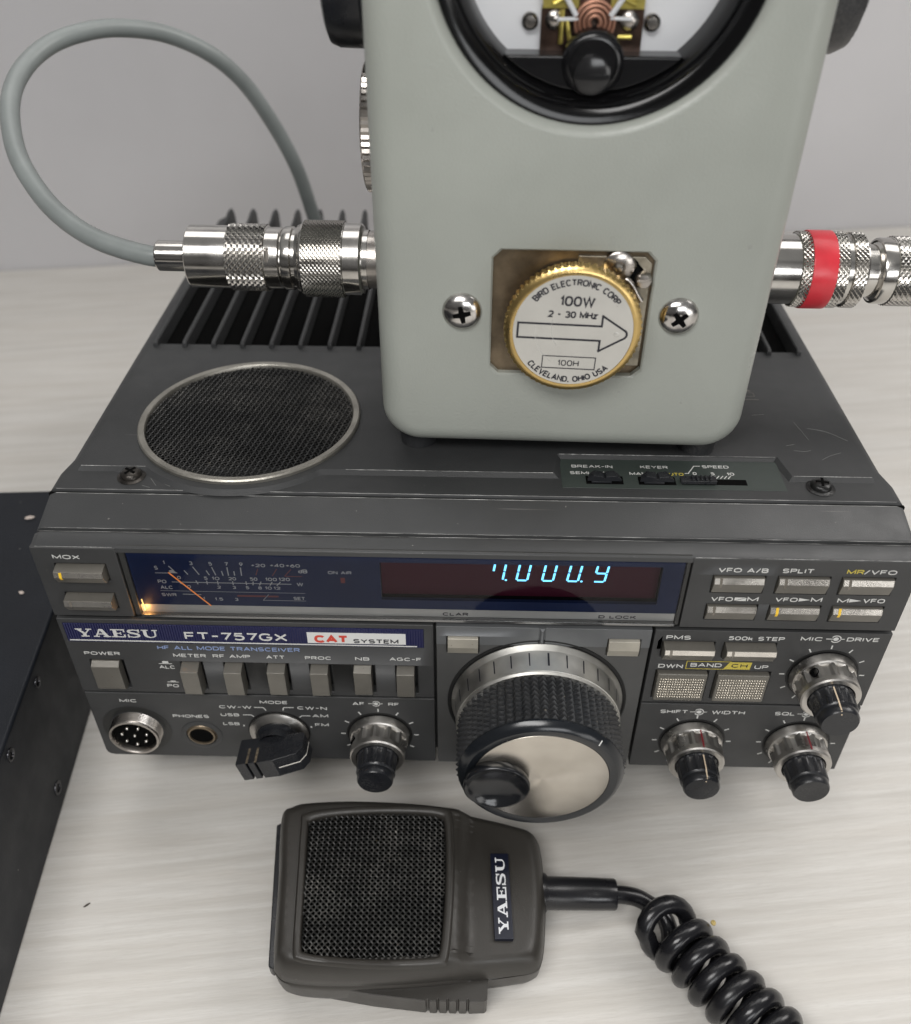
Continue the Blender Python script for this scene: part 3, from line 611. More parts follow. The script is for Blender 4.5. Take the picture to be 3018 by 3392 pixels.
for t_, x0, x1, z, h in (('S', -87.1, -86.1, 18.1, 1.4), ('1', -84.3, -83.8, 20.1, 1.3), ('3', -77.2, -76.2, 20.0, 1.3), ('5', -71.9, -70.9, 19.9, 1.3), ('7', -67.5, -66.5, 19.9, 1.3), ('9', -63.5, -62.5, 19.9, 1.3), ('+20', -60.3, -56.4, 19.6, 1.2), ('+40', -55.1, -51.2, 19.7, 1.2), ('+60', -50.8, -46.9, 19.7, 1.2), ('dB', -47.6, -45.1, 17.7, 1.4),
        ('PO', -87.1, -84.7, 13.0, 1.3), ('0', -81.4, -80.4, 14.6, 1.2), ('5', -74.0, -73.0, 14.5, 1.2), ('10', -71.8, -69.7, 14.5, 1.2), ('20', -67.2, -65.1, 14.5, 1.2), ('50', -61.3, -59.2, 14.5, 1.2), ('100', -57.0, -53.8, 14.5, 1.2), ('120', -53.3, -50.2, 14.6, 1.2), ('W', -48.5, -46.7, 12.8, 1.3),
        ('ALC', -86.8, -83.3, 10.8, 1.3), ('0', -79.2, -78.2, 11.2, 1.1), ('2', -70.8, -69.8, 11.2, 1.1), ('3', -66.6, -65.6, 11.2, 1.1), ('5', -62.9, -61.9, 11.2, 1.1), ('8', -59.4, -58.4, 11.2, 1.1), ('10', -57.5, -55.6, 11.2, 1.1), ('12', -55.1, -53.2, 11.2, 1.1),
        ('SWR', -87.0, -82.8, 8.0, 1.2), ('1', -75.5, -75.0, 6.8, 1.0), ('1.5', -72.2, -69.9, 6.6, 1.1), ('3', -66.6, -65.6, 6.6, 1.1), ('SET', -50.0, -46.7, 7.4, 1.2)): ptext(b, t_, x0, x1, z, h, Yw, .0)
pline(b, -87.2, 16.2, -83.2, 16.2, .22, Yw); pline(b, -83.2, 12.9, -50, 12.8, .24, Yw); pline(b, -87.1, 9.5, -46.5, 9.4, .12, Yw); pline(b, -81, 8.3, -75.8, 8.2, .22, Yw)
pline(b, -56.8, 8.7, -58.6, 6.45, .14, Yw); pline(b, -58.6, 6.45, -46.5, 6.45, .14, Yw)
ppoly(b, [(-83.2, 16.2), (-80.9, 16.2), (-82.3, 17.4), (-83.2, 17.2)], Yw)
for x0, z0, x1, z1 in ((-83, 18.8, -81.8, 17.0), (-79.0, 17.3, -78.2, 15.8), (-76.4, 18.7, -75.1, 15.8), (-72.9, 17.4, -72.3, 15.7), (-71.2, 18.7, -70.5, 15.7), (-68.7, 17.3, -68.5, 15.6), (-67, 18.7, -67, 15.6), (-65.3, 17.3, -65.3, 15.7), (-63.3, 18.7, -63.4, 15.7)): pline(b, x0, z0, x1, z1, .3, Yw)
for x, d in ((-81, -.3), (-76.2, -.2), (-73.4, 0), (-70.4, 0), (-66.2, 0), (-62.5, 0), (-60.6, .1), (-58.6, .3), (-55.6, .4), (-53.5, .6)): pline(b, x - d, 12.2, x + d, 13.6, .28, Yw - .02)
obj('meter_scale', b, M_dim, win, smooth=0)
b = BM()
for x0, z0, x1, z1 in ((-58.6, 18.4, -59.4, 16.0), (-53.4, 18.4, -54.9, 15.8), (-49.5, 18.4, -51.5, 15.8), (-51.5, 15.75, -46.7, 15.75)): pline(b, x0, z0, x1, z1, .24, Yw)
ppoly(b, [(-65.7, 8.3), (-57.4, 8.3), (-57.9, 7.7), (-65.7, 7.7)], Yw); ppoly(b, [(-56.9, 8.3), (-54.1, 8.3), (-54.1, 7.7), (-57.4, 7.7)], Yw); ppoly(b, [(-36.2, 15.6), (-35.0, 15.6), (-35.0, 13.6), (-36.2, 13.6)], Yw)
obj('red_scale_marks', b, M_dred, win, smooth=0)
b = BM(); ptext(b, 'ON AIR', -39.5, -33.0, 17.45, 1.15, Yw, .0); obj('window_lettering', b, M_dim, win, smooth=0)
b = BM(); tube(b, [(-83.4, 1.15, 16.7), (-73.6, 1.15, 4.2)], .17, 6); obj('meter_needle', b, M_ndl, win, smooth=0)
# seven-segment digits
SEG = {'7': 'abcf', '0': 'abcdef', '9': 'abcdfg'}
def digit(bm, ch, x, z, w=3.0, h=6.2, sl=.13, y=3.9, t=.56):
    def P(u, v): return (x + u + (v) * sl, z + v)
    g_ = .22; hh = h / 2
    sg = {'d': ((g_, 0), (w - g_, 0)), 'g': ((g_, hh), (w - g_, hh)), 'a': ((g_, h), (w - g_, h)), 'e': ((0, g_), (0, hh - g_)), 'c': ((w, g_), (w, hh - g_)), 'f': ((0, hh + g_), (0, h - g_)), 'b': ((w, hh + g_), (w, h - g_))}
    for s_ in SEG[ch]:
        (u0, v0), (u1, v1) = sg[s_]; a, c = P(u0, v0), P(u1, v1); pline(bm, a[0], a[1], c[0], c[1], t, y)
b = BM()
for ch, x in (('7', 5.4), ('0', 12.2), ('0', 19.3), ('0', 26.2), ('9', 33.5)): digit(b, ch, x, 13.6)
for x in (9.3, 30.2): ppoly(b, arc(x, 13.6, .33, 0, 330, 10), 3.9)
obj('frequency_digits', b, M_vfd, win, smooth=0)
b = BM(); tube(b, [(-93.0, 1.2, 6.2), (-92.7, 1.0, 2.2)], .16, 6); obj('meter_lamp', b, M_lamp, win, smooth=0)
l = bpy.data.lights.new('meter_lamp_light', 'POINT'); l.energy = .0011; l.color = (1, .45, .12); l.shadow_soft_size = .0012; l.specular_factor = 0.0
lo = bpy.data.objects.new('meter_lamp_light', l); COL.objects.link(lo); lo.location = (RAD @ Vector((-92.6, .35, 3.0))) * K
b = BM(); b.faces.new([b.verts.new(p) for p in ((-93.9, .1, .9), (57.2, .1, .9), (57.2, .1, 24.2), (-93.9, .1, 24.2))]); obj('window_pane', b, M_glass, win, smooth=0, rec=False)
# ---- badge
b = BM(); box(b, -117.4, -13.6, -.35, .2, -9.9, -2.5); bd = obj('badge', b, M_navy, T, bevel=.15)
nt = M_navy.node_tree; wv = nt.nodes.new('ShaderNodeTexWave'); wv.inputs['Scale'].default_value = 420; wv.bands_direction = 'X'; tcn = nt.nodes.new('ShaderNodeTexCoord'); bpn = nt.nodes.new('ShaderNodeBump'); bpn.inputs['Strength'].default_value = .6; bpn.inputs['Distance'].default_value = .0003
nt.links.new(tcn.outputs['Object'], wv.inputs[0]); nt.links.new(wv.outputs['Fac'], bpn.inputs['Height']); nt.links.new(bpn.outputs[0], nt.nodes['Principled BSDF'].inputs['Normal'])
b = BM()
def yz(P, w_):
    for i, q in enumerate(P): b.faces.new([b.verts.new((-114.2 + x / w_ * 23.8, -.42 - (i % 5) * .012, -7.7 + y * 3.3)) for x, y in q])
slab_word(yz); 
ptext(b, 'FT-757GX', -82.8, -53.0, -6.55, 3.1, -.36, w=.6); pline(b, -116.7, -9.15, -15.6, -9.3, .5, -.36)
obj('badge_lettering', b, M_wht, bd, smooth=0)
b = BM(); box(b, -47.2, -18.8, -.5, -.3, -8.5, -4.2); wl = obj('white_label', b, mat('label_white', (.7, .7, .68), .4), bd, smooth=0)
b = BM(); ptext(b, 'CAT', -45.2, -35.3, -6.7, 3.1, -.5, w=.85); obj('red_lettering', b, M_redp, wl, smooth=0)
b = BM(); ptext(b, 'SYSTEM', -34.0, -20.9, -7.3, 1.7, -.5, w=.38); obj('black_lettering', b, M_inkb, wl, smooth=0)
# ---- panel lettering
b = BM(); H_ = 1.42
for t_, x0, x1, z in (('MOX', -113.3, -105.9, 22.8), ('POWER', -114.2, -103.6, -15.1), ('METER', -87.8, -78.1, -15.35), ('RF AMP', -76.1, -65.0, -15.35), ('ATT', -60.3, -54.8, -15.35), ('PROC', -48.8, -41.0, -15.35), ('NB', -34.0, -29.8, -15.35), ('AGC-F', -23.9, -14.5, -15.2), ('ALC', -93.0, -88.2, -20.6), ('PO', -92.2, -88.7, -29.0), ('MIC', -108.6, -103.2, -36.5), ('PHONES', -93.3, -81.9, -43.4), ('MODE', -64.9, -56.3, -35.9), ('CW-W', -77.9, -67.8, -38.5), ('USB', -78.0, -72.2, -42.3), ('LSB', -77.9, -72.7, -46.7), ('CW-N', -53.5, -44.3, -38.3), ('AM', -49.2, -44.2, -42.0), ('FM', -48.7, -44.4, -46.4), ('AF', -36.2, -32.5, -35.7), ('RF', -25.1, -21.8, -35.7)): ptext(b, t_, x0, x1, z, H_, 0, .008)
for t_, x0, x1, z in (('VFO A/B', 65.6, 78.9, 22.3), ('SPLIT', 82.6, 91.0, 22.4), ('/VFO', 104.3, 112.9, 22.4), ('VFO', 65.5, 71.5, 11.6), ('M', 75.4, 78.4, 11.7), ('VFO', 83.0, 89.1, 11.8), ('M', 92.7, 95.7, 11.9), ('M', 99.9, 102.9, 11.8), ('VFO', 106.8, 112.8, 11.9), ('PMS', 55.6, 62.6, -3.8), ('500k STEP', 73.2, 89.1, -3.7), ('MIC', 93.6, 99.9, -3.4), ('DRIVE', 106.6, 115.7, -3.3), ('DWN', 55.0, 62.2, -15.8), ('BAND', 64.3, 73.4, -15.15), ('UP', 83.0, 87.0, -15.6), ('SHIFT', 58.5, 67.0, -36.4), ('WIDTH', 74.3, 84.4, -36.4), ('SQL', 93.5, 99.7, -36.4), ('NB', 106.9, 111, -36.4)): ptext(b, t_, x0, x1, z, 1.6, 0, .010)
for cx_, cz_ in ((103.5, -3.3), (70.4, -36.4), (-28.9, -35.6), (103.2, -36.4)):
    k = 1.0 if cx_ > 0 else .85
    ppoly(b, arc(cx_, cz_, .75 * k, 0, 340, 16)); pline(b, cx_ - 2.8 * k, cz_, cx_ - .7 * k, cz_, .3 * k, .02); pline(b, cx_ + 1.25 * k, cz_, cx_ + 2.4 * k, cz_, .3 * k, .02)
    for s0, s1 in ((-150, -10), (10, 150)):
        o_, i_ = arc(cx_, cz_, 1.5 * k, s0, s1, 14), arc(cx_, cz_, 1.15 * k, s0, s1, 14)
        for i in range(14): ppoly(b, [o_[i], o_[i + 1], i_[i + 1], i_[i]])
ppoly(b, [(71.9, 12.3), (75.0, 12.3), (71.9, 11.1)]); ppoly(b, [(75.1, 11.0), (72.2, 11.0), (75.1, 12.2)])
ppoly(b, [(89.4, 12.5), (92.5, 11.85), (89.4, 11.2)]); ppoly(b, [(103.1, 12.5), (106.5, 11.85), (103.1, 11.2)])
KN = {'mic': (103.2, -18.3), 'shift': (70.3, -50.4), 'sql': (103.1, -50.4), 'af': (-28.4, -50.4)}
for k_, (kx, kz) in KN.items():
    for i in range(11):
        a = radians(90 - (i - 5) * 30); pline(b, kx + 10.9 * cos(a), kz + 10.9 * sin(a), kx + 12.4 * cos(a), kz + 12.4 * sin(a), .42)
for q in ([(-67.0, -38.5), (-64.1, -38.5)], [(-64.2, -38.45), (-63.4, -39.9)], [(-54.6, -38.25), (-57.7, -38.25)], [(-57.8, -38.3), (-58.1, -39.7)], [(-71.0, -42.2), (-68.3, -42.2)], [(-68.5, -42.1), (-67.6, -43.0)], [(-49.8, -42.1), (-52.5, -42.1)], [(-52.3, -42.0), (-53.3, -42.9)]): pline(b, *q[0], *q[1], .34, random.uniform(-.01, .01))
for x, z in ((-71.4, -47.6), (-50.0, -47.6)): ppoly(b, [(x - .25, z - .3), (x + .25, z - .3), (x + .25, z + .4), (x - .25, z + .4)])
pline(b, -92.8, -19.1, -88.9, -19.1, .25); ppoly(b, [(-91.7, -18.9), (-89.9, -18.9), (-89.9, -18.0), (-91.7, -18.0)]); pline(b, -91.8, -27.3, -88.4, -27.3, .25); ppoly(b, [(-90.8, -27.1), (-89.2, -27.1), (-89.2, -26.7), (-90.8, -26.7)])
def split_print(bm, name, m):
    for pl_o, (x0, x1, z0, z1) in PLT.items():
        c = bm.copy(); bmesh.ops.delete(c, geom=[f for f in c.faces if not (x0 <= f.calc_center_median().x < x1 and z0 <= f.calc_center_median().z < z1)], context='FACES')
        if c.faces: obj(name, c, m, pl_o, smooth=0)
        else: c.free()
    bm.free()
split_print(b, 'panel_lettering', M_wht)
b = BM(); ptext(b, 'MR', 99.7, 104.2, 22.4, 1.6, 0, .01); split_print(b, 'yellow_lettering', M_yel); b = BM()
for q in ([(63.1, -13.5), (63.1, -16.9)], [(63.1, -16.8), (74.5, -16.8)], [(63.1, -13.6), (76, -13.6)]): pline(b, *q[0], *q[1], .22)
ppoly(b, [(75.6, -13.7), (82.0, -13.7), (81.8, -16.8), (74.0, -16.8)]); obj('yellow_lettering', b, M_yel, T, smooth=0)
b = BM(); ptext(b, 'CH', 76.2, 80.9, -15.2, 1.6, -.03, .0); obj('dark_lettering', b, M_inkb, T, smooth=0)
b = BM(); ptext(b, 'HF ALL MODE TRANSCEIVER', -91.9, -50.0, -12.1, 1.65, 0, .012, 1.1); obj('blue_lettering', b, M_blu, T, smooth=0)
# ---- bar buttons (faceted keys)
def barkey(x0, x1, z0, z1, out, markcol, name='bar_button', label=None):
    """out = how far it stands proud; top slope, band brightened for its reflection, lower face"""
    g_ = .35; b = BM(); zt, zb = z1 - .45, z0 + .3
    if out > 2: P = [(0, zt), (-out + .35, zt - .55), (-out, zt - 2.3), (-out + 1.5, zb + .2), (1.5, zb), (1.5, zt)]
    else: P = [(.3, zt), (-out + .6, zt - .1), (-out, zt - 2.0), (-out + .8, zb + .2), (1.5, zb), (1.5, zt)]
    loft(b, [[(x0 + g_, y, z) for y, z in P], [(x1 - g_, y, z) for y, z in P]])
    o = obj(name, b, M_btn, T, smooth=20, bevel=.14, label=label)
    (y0, z_0), (y1, z_1) = P[1], P[2]; b = BM(); nrm = Vector((0, -(z_0 - z_1), (y0 - y1) * -1)).normalized() * -0.0
    ey = -.035
    vs = [(x0 + g_ + .2, y0 + ey, z_0 - .12), (x1 - g_ - .2, y0 + ey, z_0 - .12), (x1 - g_ - .2, y1 + ey, z_1 + .08), (x0 + g_ + .2, y1 + ey, z_1 + .08)]
    b.faces.new([b.verts.new(v) for v in vs]); obj('band_reflection', b, M_btnl, o, smooth=0)
    b = BM(); xa = x0 + 1.9; ys = -.06
    (y2, z_2) = P[3]; f = .35; ym, zm = y1 + (y2 - y1) * f, z_1 + (z_2 - z_1) * f
    if markcol is not None:
        for (ya, za, yb_, zb_) in ((y0, z_0, y1, z_1), (y1, z_1, ym, zm)): b.faces.new([b.verts.new(v) for v in ((xa, ya + ys, za), (xa + .75, ya + ys, za), (xa + .75, yb_ + ys, zb_), (xa, yb_ + ys, zb_))])
        obj('indicator_mark', b, markcol, o, smooth=0)
M_amb = mat('amber_mark', (.75, .48, .03), .35, emit=(1, .6, .05), estr=.12)
M_clr = mat('clear_mark', (.22, .20, .17), .15, .3)
barkey(*MOXH[0], 3.0, M_amb, label='worn bar button with amber mark'); barkey(*MOXH[1], 3.0, M_clr)
for i, h_ in enumerate(RBH): barkey(*h_, 1.1, M_amb if i > 3 else M_clr, label='bar button with amber mark' if i > 3 else None)
barkey(54.8, 69.9, -12.1, -5.4, 3.0, M_clr); barkey(72.4, 87.4, -12.1, -5.4, 3.0, M_clr)
# clarifier and lock keys
for x0, x1 in ((-7.1, 2.4), (39.1, 48.7)):
    b = BM(); P = [(0, -5.2), (-.8, -5.3), (-1.0, -6.6), (-.95, -7.6), (-.2, -10.6), (.6, -11.6), (1.8, -11.6), (1.8, -5.2)]
    P = [(.2, -5.1), (-.8, -5.5), (-1.3, -8.6), (-.7, -11.4), (1.8, -11.6), (1.8, -5.1)]
    loft(b, [[(x0 + .35, y, z) for y, z in P], [(x1 - .35, y, z) for y, z in P]]); obj('square_button', b, mat('cream_button', (.40, .375, .32), .4, .4, .12, 120, .2, 3000, .9, (.12, .1, .07), 1500), T, smooth=20, bevel=.15)
# band keys with pimples
for x0, x1 in ((54.6, 70.3), (72.2, 88.4)):
    b = BM(); box(b, x0 + .5, x1 - .5, -1.3, 2, -29.9, -18.1); o = obj('band_button', b, M_btn, T, bevel=.4, smooth=20)
    b = BM(); nxx, nzz = 18, 8; xa, xb, za, zb = x0 + 1.6, x1 - 1.6, -27.9, -20.2
    for i in range(nxx):
        for j in range(nzz):
            x, z = xa + (xb - xa) * i / (nxx - 1), za + (zb - za) * j / (nzz - 1)
            lathe(b, [(.3, -.05), (.26, .18), (.12, .32), (0, .35)], 6, at(AXY, x, -1.3, z))
    obj('pimples', b, mat('pimple_metal', (.78, .72, .62), .22, .8), o, smooth=60)
# vertical rocker switches
def pkey(x0, x1, out, label=None, w=None):
    b = BM(); P = [(1.5, -18.5), (.2, -18.6), (-out, -19.7), (-out, -29.2), (-out + .9, -30.5), (1.5, -30.6)]
    loft(b, [[(x0, y, z) for y, z in P], [(x1, y, z) for y, z in P]]); return obj('push_switch', b, M_btn, T, smooth=20, bevel=.16, label=label)
pkey(-113.0, -104.6, 1.5, 'wide power switch')
for i, x in enumerate(SWX): pkey(x + .3, x + 5.6, (3.0, 3.0, 2.6, 2.6, 1.9, 2.4)[i])
# ---- sockets
b = BM(); mx, mz = -105.9, -50.2
lathe(b, [(10.9, .0), (10.9, .12), (10.2, .16), (8.6, .05), (8.5, -.1)], 64, at(AXY, mx, 0, mz)); o = obj('mic_socket_recess', b, mat('recess_plastic', (.025, .025, .024), .5), T, smooth=40)
b = BM(); pr = [(8.1, -.8)]
for i in range(6): pr += [(8.1, .1 + i * .55), (7.75, .38 + i * .55)]
pr += [(8.0, 3.5), (7.8, 3.9), (7.1, 3.9), (6.9, 3.6), (6.9, 1.2), (0, 1.2)]
lathe(b, pr, 64, at(AXY, mx, 0, mz)); ms = obj('mic_socket', b, M_nickw, T, smooth=35)
b = BM(); lathe(b, [(6.88, 1.9), (0, 1.9)], 40, at(AXY, mx, 0, mz)); box(b, mx - 1.1, mx + 1.1, -3.7, -1, mz + 5.6, mz + 6.9); obj('socket_insert', b, M_blk, ms, smooth=0)
for i in range(8):
    a = radians(270 + i * 360 / 7); px_, pz_ = (mx, mz + .2) if i == 7 else (mx + 4.0 * cos(a), mz + 4.0 * sin(a))
    b = BM(); lathe(b, [(.55, 1.5), (.55, 3.0), (.3, 3.4), (0, 3.5)], 12, at(AXY, px_, 0, pz_)); obj('pin', b, M_nick, ms, smooth=40)
b = BM(); lathe(b, [(6.6, 0), (6.6, .15), (6.1, .35), (5.0, .35), (4.9, .1)], 48, at(AXY, -85.6, 0, -52.6)); o = obj('phones_socket', b, M_pan, T, smooth=35)
b = BM(); lathe(b, [(4.9, .02), (4.5, .3), (4.3, .9), (3.8, 1.0), (3.7, .6), (3.7, .2)], 40, at(AXY, -85.5, 0, -52.2)); obj('socket_bush', b, mat('aged_brass', (.25, .2, .14), .4, .8, .3, 300), o, smooth=40)
b = BM(); lathe(b, [(3.75, .45), (0, .45)], 32, at(AXY, -85.5, 0, -52.2)); obj('socket_hole', b, M_blk, o, smooth=0)
# ---- small concentric knobs
M_hr = mat('knob_gap', (.004, .004, .004), .6)
def flute(n, depth, rows, frac=.36):
    def f(i, th, r):
        if i not in rows: return r
        u = (th * n / (2 * pi)) % 1 - .5; a = abs(u) / frac
        return r - (depth * (1 - a ** 4) if a < 1 else 0)
    return f
def small_knob(kx, kz, rot, line=None, grub=False, linea=90, label=None):
    Mk = at(AXY, kx, 0, kz) @ Matrix.Rotation(radians(rot), 4, 'Z')
    b = BM(); lathe(b, [(10.4, .0), (10.4, .08), (9.7, .1), (9.6, -.1)], 64, Mk); lathe(b, [(9.8, .05), (0, .05)], 40, Mk); gap = obj('knob_gap', b, M_hr, None, smooth=0)
    b = BM()
    pts = [(9.2, .25), (9.6, .45), (9.6, 1.0), (9.05, 2.7), (8.7, 3.0), (8.7, 3.05), (8.7, 3.3), (8.68, 4.5), (8.6, 6), (8.6, 7.3), (8.6, 7.6), (8.6, 7.7), (8.5, 9.1), (8.1, 9.5), (6.75, 9.5), (6.55, 9.3), (6.5, 5)]
    lathe(b, pts, 144, Mk, flute(12, .85, (6, 7, 8, 9))); kn = obj('knob', b, M_alu, T, smooth=24, label=label); gap.parent = kn
    b = BM(); pts = [(6.35, 5), (6.3, 9.6), (6.25, 9.9), (6.0, 14.6), (6.0, 14.9), (5.75, 15.3), (5.55, 15.5), (5.55, 15.9), (5.6, 16.1), (5.5, 17.5), (5.1, 18.1), (0, 18.1)]
    lathe(b, pts, 120, Mk, flute(12, .45, (2, 3))); cp = obj('knob_cap', b, M_blkp, kn, smooth=38)
    if line is not None:
        b = BM(); a = radians(linea); R1 = Matrix.Rotation(a, 4, 'Z'); M2 = at(AXY, kx, 0, kz) @ R1
        for (r0, h0, r1, h1) in ((6.33, 10, 6.05, 14.8), (6.05, 14.8, 5.72, 16), (5.72, 16, 5.58, 17.7), (5.5, 17.9, 3.9, 18.17)):
            b.faces.new([b.verts.new(M2 @ Vector(v)) for v in ((r0, -.2, h0), (r0, .2, h0), (r1, .2, h1), (r1, -.2, h1))])
        obj('pointer_line', b, line, cp, smooth=0)
    if grub:
        b = BM(); M3 = at(AXY, kx, 0, kz) @ Matrix.Rotation(radians(grub), 4, 'Z'); lathe(b, [(1.3, 7.9), (1.35, 8.72), (1.1, 8.78), (1.05, 7.9), (0, 7.9)], 20, M3 @ Matrix.Translation((0, 0, 5.2)) @ AX_R)
        obj('grub_screw_hole', b, M_blk, kn, smooth=40)
    return kn
AX_R = Matrix(((0, 0, 1, 0), (0, 1, 0, 0), (-1, 0, 0, 0), (0, 0, 0, 1)))
M_line = mat('cream_line', (.62, .5, .36), .5); M_redl = mat('red_groove', (.22, .01, .02), .4)
def groove(kn, kx, kz, a):
    b = BM(); M2 = at(AXY, kx, 0, kz) @ Matrix.Rotation(radians(a), 4, 'Z')
    for (r0, h0, r1, h1) in ((9.1, 2.9, 8.76, 3.2), (8.76, 3.2, 8.66, 9.0)): b.faces.new([b.verts.new(M2 @ Vector(v)) for v in ((r0, -.22, h0), (r0, .22, h0), (r1, .22, h1), (r1, -.22, h1))])
    obj('red_line', b, M_redl, kn, smooth=0)
k1 = small_knob(*KN['mic'], 0, M_line, 128, 100, 'large concentric knob beside the band buttons')
k2 = small_knob(*KN['shift'], 12, M_line, False, 82); groove(k2, *KN['shift'], 84)
k3 = small_knob(*KN['sql'], 12, None, False, 200); groove(k3, *KN['sql'], 86)
k4 = small_knob(*KN['af'], 5, None, 158, 235)
# ---- mode knob
kx, kz = -60.4, -50.2; Mk = at(AXY, kx, 0, kz)
b = BM(); lathe(b, [(9.9, 0), (9.9, .08), (9.5, .1), (0, .1)], 48, Mk); gap = obj('knob_gap', b, M_hr, None, smooth=0)
b = BM(); lathe(b, [(9.3, .2), (9.4, .5), (9.35, .8), (7.3, 2.2), (7.0, 2.2), (0, 2.1)], 64, Mk); mk = obj('mode_knob', b, M_alu, T, smooth=38); gap.parent = mk
Mr = Mk @ Matrix.Rotation(radians(13), 4, 'Z')
b = BM(); lathe(b, [(6.9, 2.0), (6.9, 3.0), (6.0, 3.4), (5.9, 6.0)], 48, Mk); grp = obj('knob_collar', b, M_blkp, mk, smooth=38)
b = BM(); hw = 4.0
Pp = [(-10.4, 4.8), (10.2, 4.8), (10.6, 5.4), (10.6, 10.2), (8.9, 12.6), (2.0, 14.0), (1.6, 14.2), (-3.6, 14.2), (-3.6, 12.9), (-4.3, 12.9), (-4.3, 14.2), (-6.4, 14.2), (-6.4, 12.9), (-7.1, 12.9), (-7.1, 14.2), (-10.4, 14.2)]
loft(b, [[Mr @ Vector((u, -hw, h)) for u, h in Pp], [Mr @ Vector((u, hw, h)) for u, h in Pp]])
gr = obj('knob_grip', b, M_blkp, mk, smooth=20, bevel=.18)
b = BM()
for (u0, h0, u1, h1) in ((10.68, 5.6, 10.68, 10.2), (10.68, 10.2, 8.98, 12.7), (8.98, 12.7, 2.4, 14.05)): b.faces.new([b.verts.new(Mr @ Vector(v)) for v in ((u0, -.22, h0), (u0, .22, h0), (u1, .22, h1), (u1, -.22, h1))])
obj('pointer_line', b, mat('white_line', (.75, .72, .66), .5), gr, smooth=0)
b = BM()
for u in (-4.3, -7.1): b.faces.new([b.verts.new(Mr @ Vector(v)) for v in ((u - .05, hw + .03, 8.6), (u + .75, hw + .03, 8.6), (u + .75, hw + .03, 14.1), (u - .05, hw + .03, 14.1))])
obj('grip_grooves', b, mat('dusty_groove', (.10, .08, .055), .7, 0, .7, 900), gr, smooth=0)
# ---- main dial
dx, dz = 20.3, -33.0; Md = at(AXY, dx, 0, dz)
b = BM(); lathe(b, [(27.1, .0), (27.1, .3), (26.6, .32), (26.5, .1), (0, .1)], 96, Md); gap = obj('dial_gap', b, M_hr, None, smooth=0)
b = BM(); lathe(b, [(25.6, .15), (25.9, .35), (25.9, .6), (25.0, 2.1), (24.9, 2.3), (24.35, 9.1), (24.15, 9.2), (24.15, 9.4), (24.3, 9.5), (23.9, 10.2), (23.0, 10.3)], 160, Md)
dial = obj('tuning_dial', b, mat('dial_skirt_aluminium', (.62, .61, .575), .42, 1, .18, 90, .02, 900, .4, (.35, .26, .15), 200, .1), T, smooth=30); gap.parent = dial
b = BM()
for i in range(30):
    a = radians(89 - 14 * 6 + i * 12.0); M2 = Md @ Matrix.Rotation(radians(86 + i * 12.4), 4, 'Z')
    b.faces.new([b.verts.new(M2 @ Vector(v)) for v in ((25.0, -.19, 3.0), (25.0, .19, 3.0), (24.53, .19, 7.4), (24.53, -.19, 7.4))])
obj('dial_marks', b, M_inkb, dial, smooth=0)
b = BM(); nr, nc = 9, 58; h0, h1 = 10.0, 25.2; r0 = 22.7
V = [[b.verts.new(Md @ Vector((r0 * cos(2 * pi * j / nc), r0 * sin(2 * pi * j / nc), h0 + (h1 - h0) * i / nr))) for j in range(nc)] for i in range(nr + 1)]
for i in range(nr):
    for j in range(nc):
        k = (j + 1) % nc; th = 2 * pi * (j + .5) / nc; rr = r0 + 1.5; h = h0 + (h1 - h0) * (i + .5) / nr
        c_ = b.verts.new(Md @ Vector((rr * cos(th), rr * sin(th), h)))
        q = (V[i][j], V[i][k], V[i + 1][k], V[i + 1][j])
        for s_ in range(4): b.faces.new((q[s_], q[(s_ + 1) % 4], c_))
rub = obj('rubber_grip', b, M_rub, dial, smooth=0)
b = BM(); lathe(b, [(22.6, 25.1), (23.4, 25.3), (23.5, 25.9), (22.9, 26.9), (22.0, 27.7), (21.4, 28.0), (20.0, 27.9), (19.3, 27.7), (19.2, 27.5)], 128, Md); rim = obj('dial_rim', b, mat('rim_gloss_black', (.011, .013, .016), .2, 0, .1, 60, .03, 2000, .15, (.3, .3, .3), 700), dial, smooth=30)
b = BM(); M2 = Md @ Matrix.Rotation(radians(47), 4, 'Z'); b.faces.new([b.verts.new(M2 @ Vector(v)) for v in ((22.9, -.22, 27.0), (22.9, .22, 27.0), (21.6, .22, 28.0), (21.6, -.22, 28.0))]); obj('index_mark', b, M_wht, rim, smooth=0)
FR_save = FR['off'].copy()
# spun face needs its own origin for the radial brushing
FR['off'] = Vector((0, 0, 0)); b = BM(); lathe(b, [(19.3, 27.4), (19.1, 27.75), (18.9, 27.82)] + [(0, 27.82)], 128, Matrix.Identity(4)); df = obj('dial_face', b, M_disc, dial, smooth=30)
df.matrix_parent_inverse = Matrix.Identity(4); m_ = Md.copy(); m_.translation = (m_.translation - FR_save) ; m_.translation = m_.translation * K; df.matrix_local = m_
FR['off'] = FR_save
b = BM(); fx, fz = 7.8, -33.5; Mf = at(AXY, fx, 0, fz)
lathe(b, [(8.3, 27.6), (9.1, 28.8), (9.4, 30.2), (9.3, 30.8), (9.0, 31.05), (8.7, 30.95), (8.0, 30.2), (6.8, 29.3), (5.2, 28.6), (3.0, 28.1), (0, 27.95)], 72, Mf); obj('finger_dimple', b, mat('dimple_black', (.011, .012, .014), .2, 0, .2, 60, .05, 2000, .5, (.3, .27, .22), 500, .08), dial, smooth=50)
# ---- feet and bail under the radio
for s in (-1, 1):
    b = BM(); tube(b, [(s * 84, 60, -64), (s * 84, 50, -84)], 2.6, 10); obj('bail_leg', b, M_blkp, T, smooth=40)
    b = BM(); lathe(b, [(7, -64), (6.5, -70.9), (0, -71)], 24, at(Matrix.Identity(4), s * 95, 214, 0)); obj('rear_foot', b, M_rub, T, smooth=40)

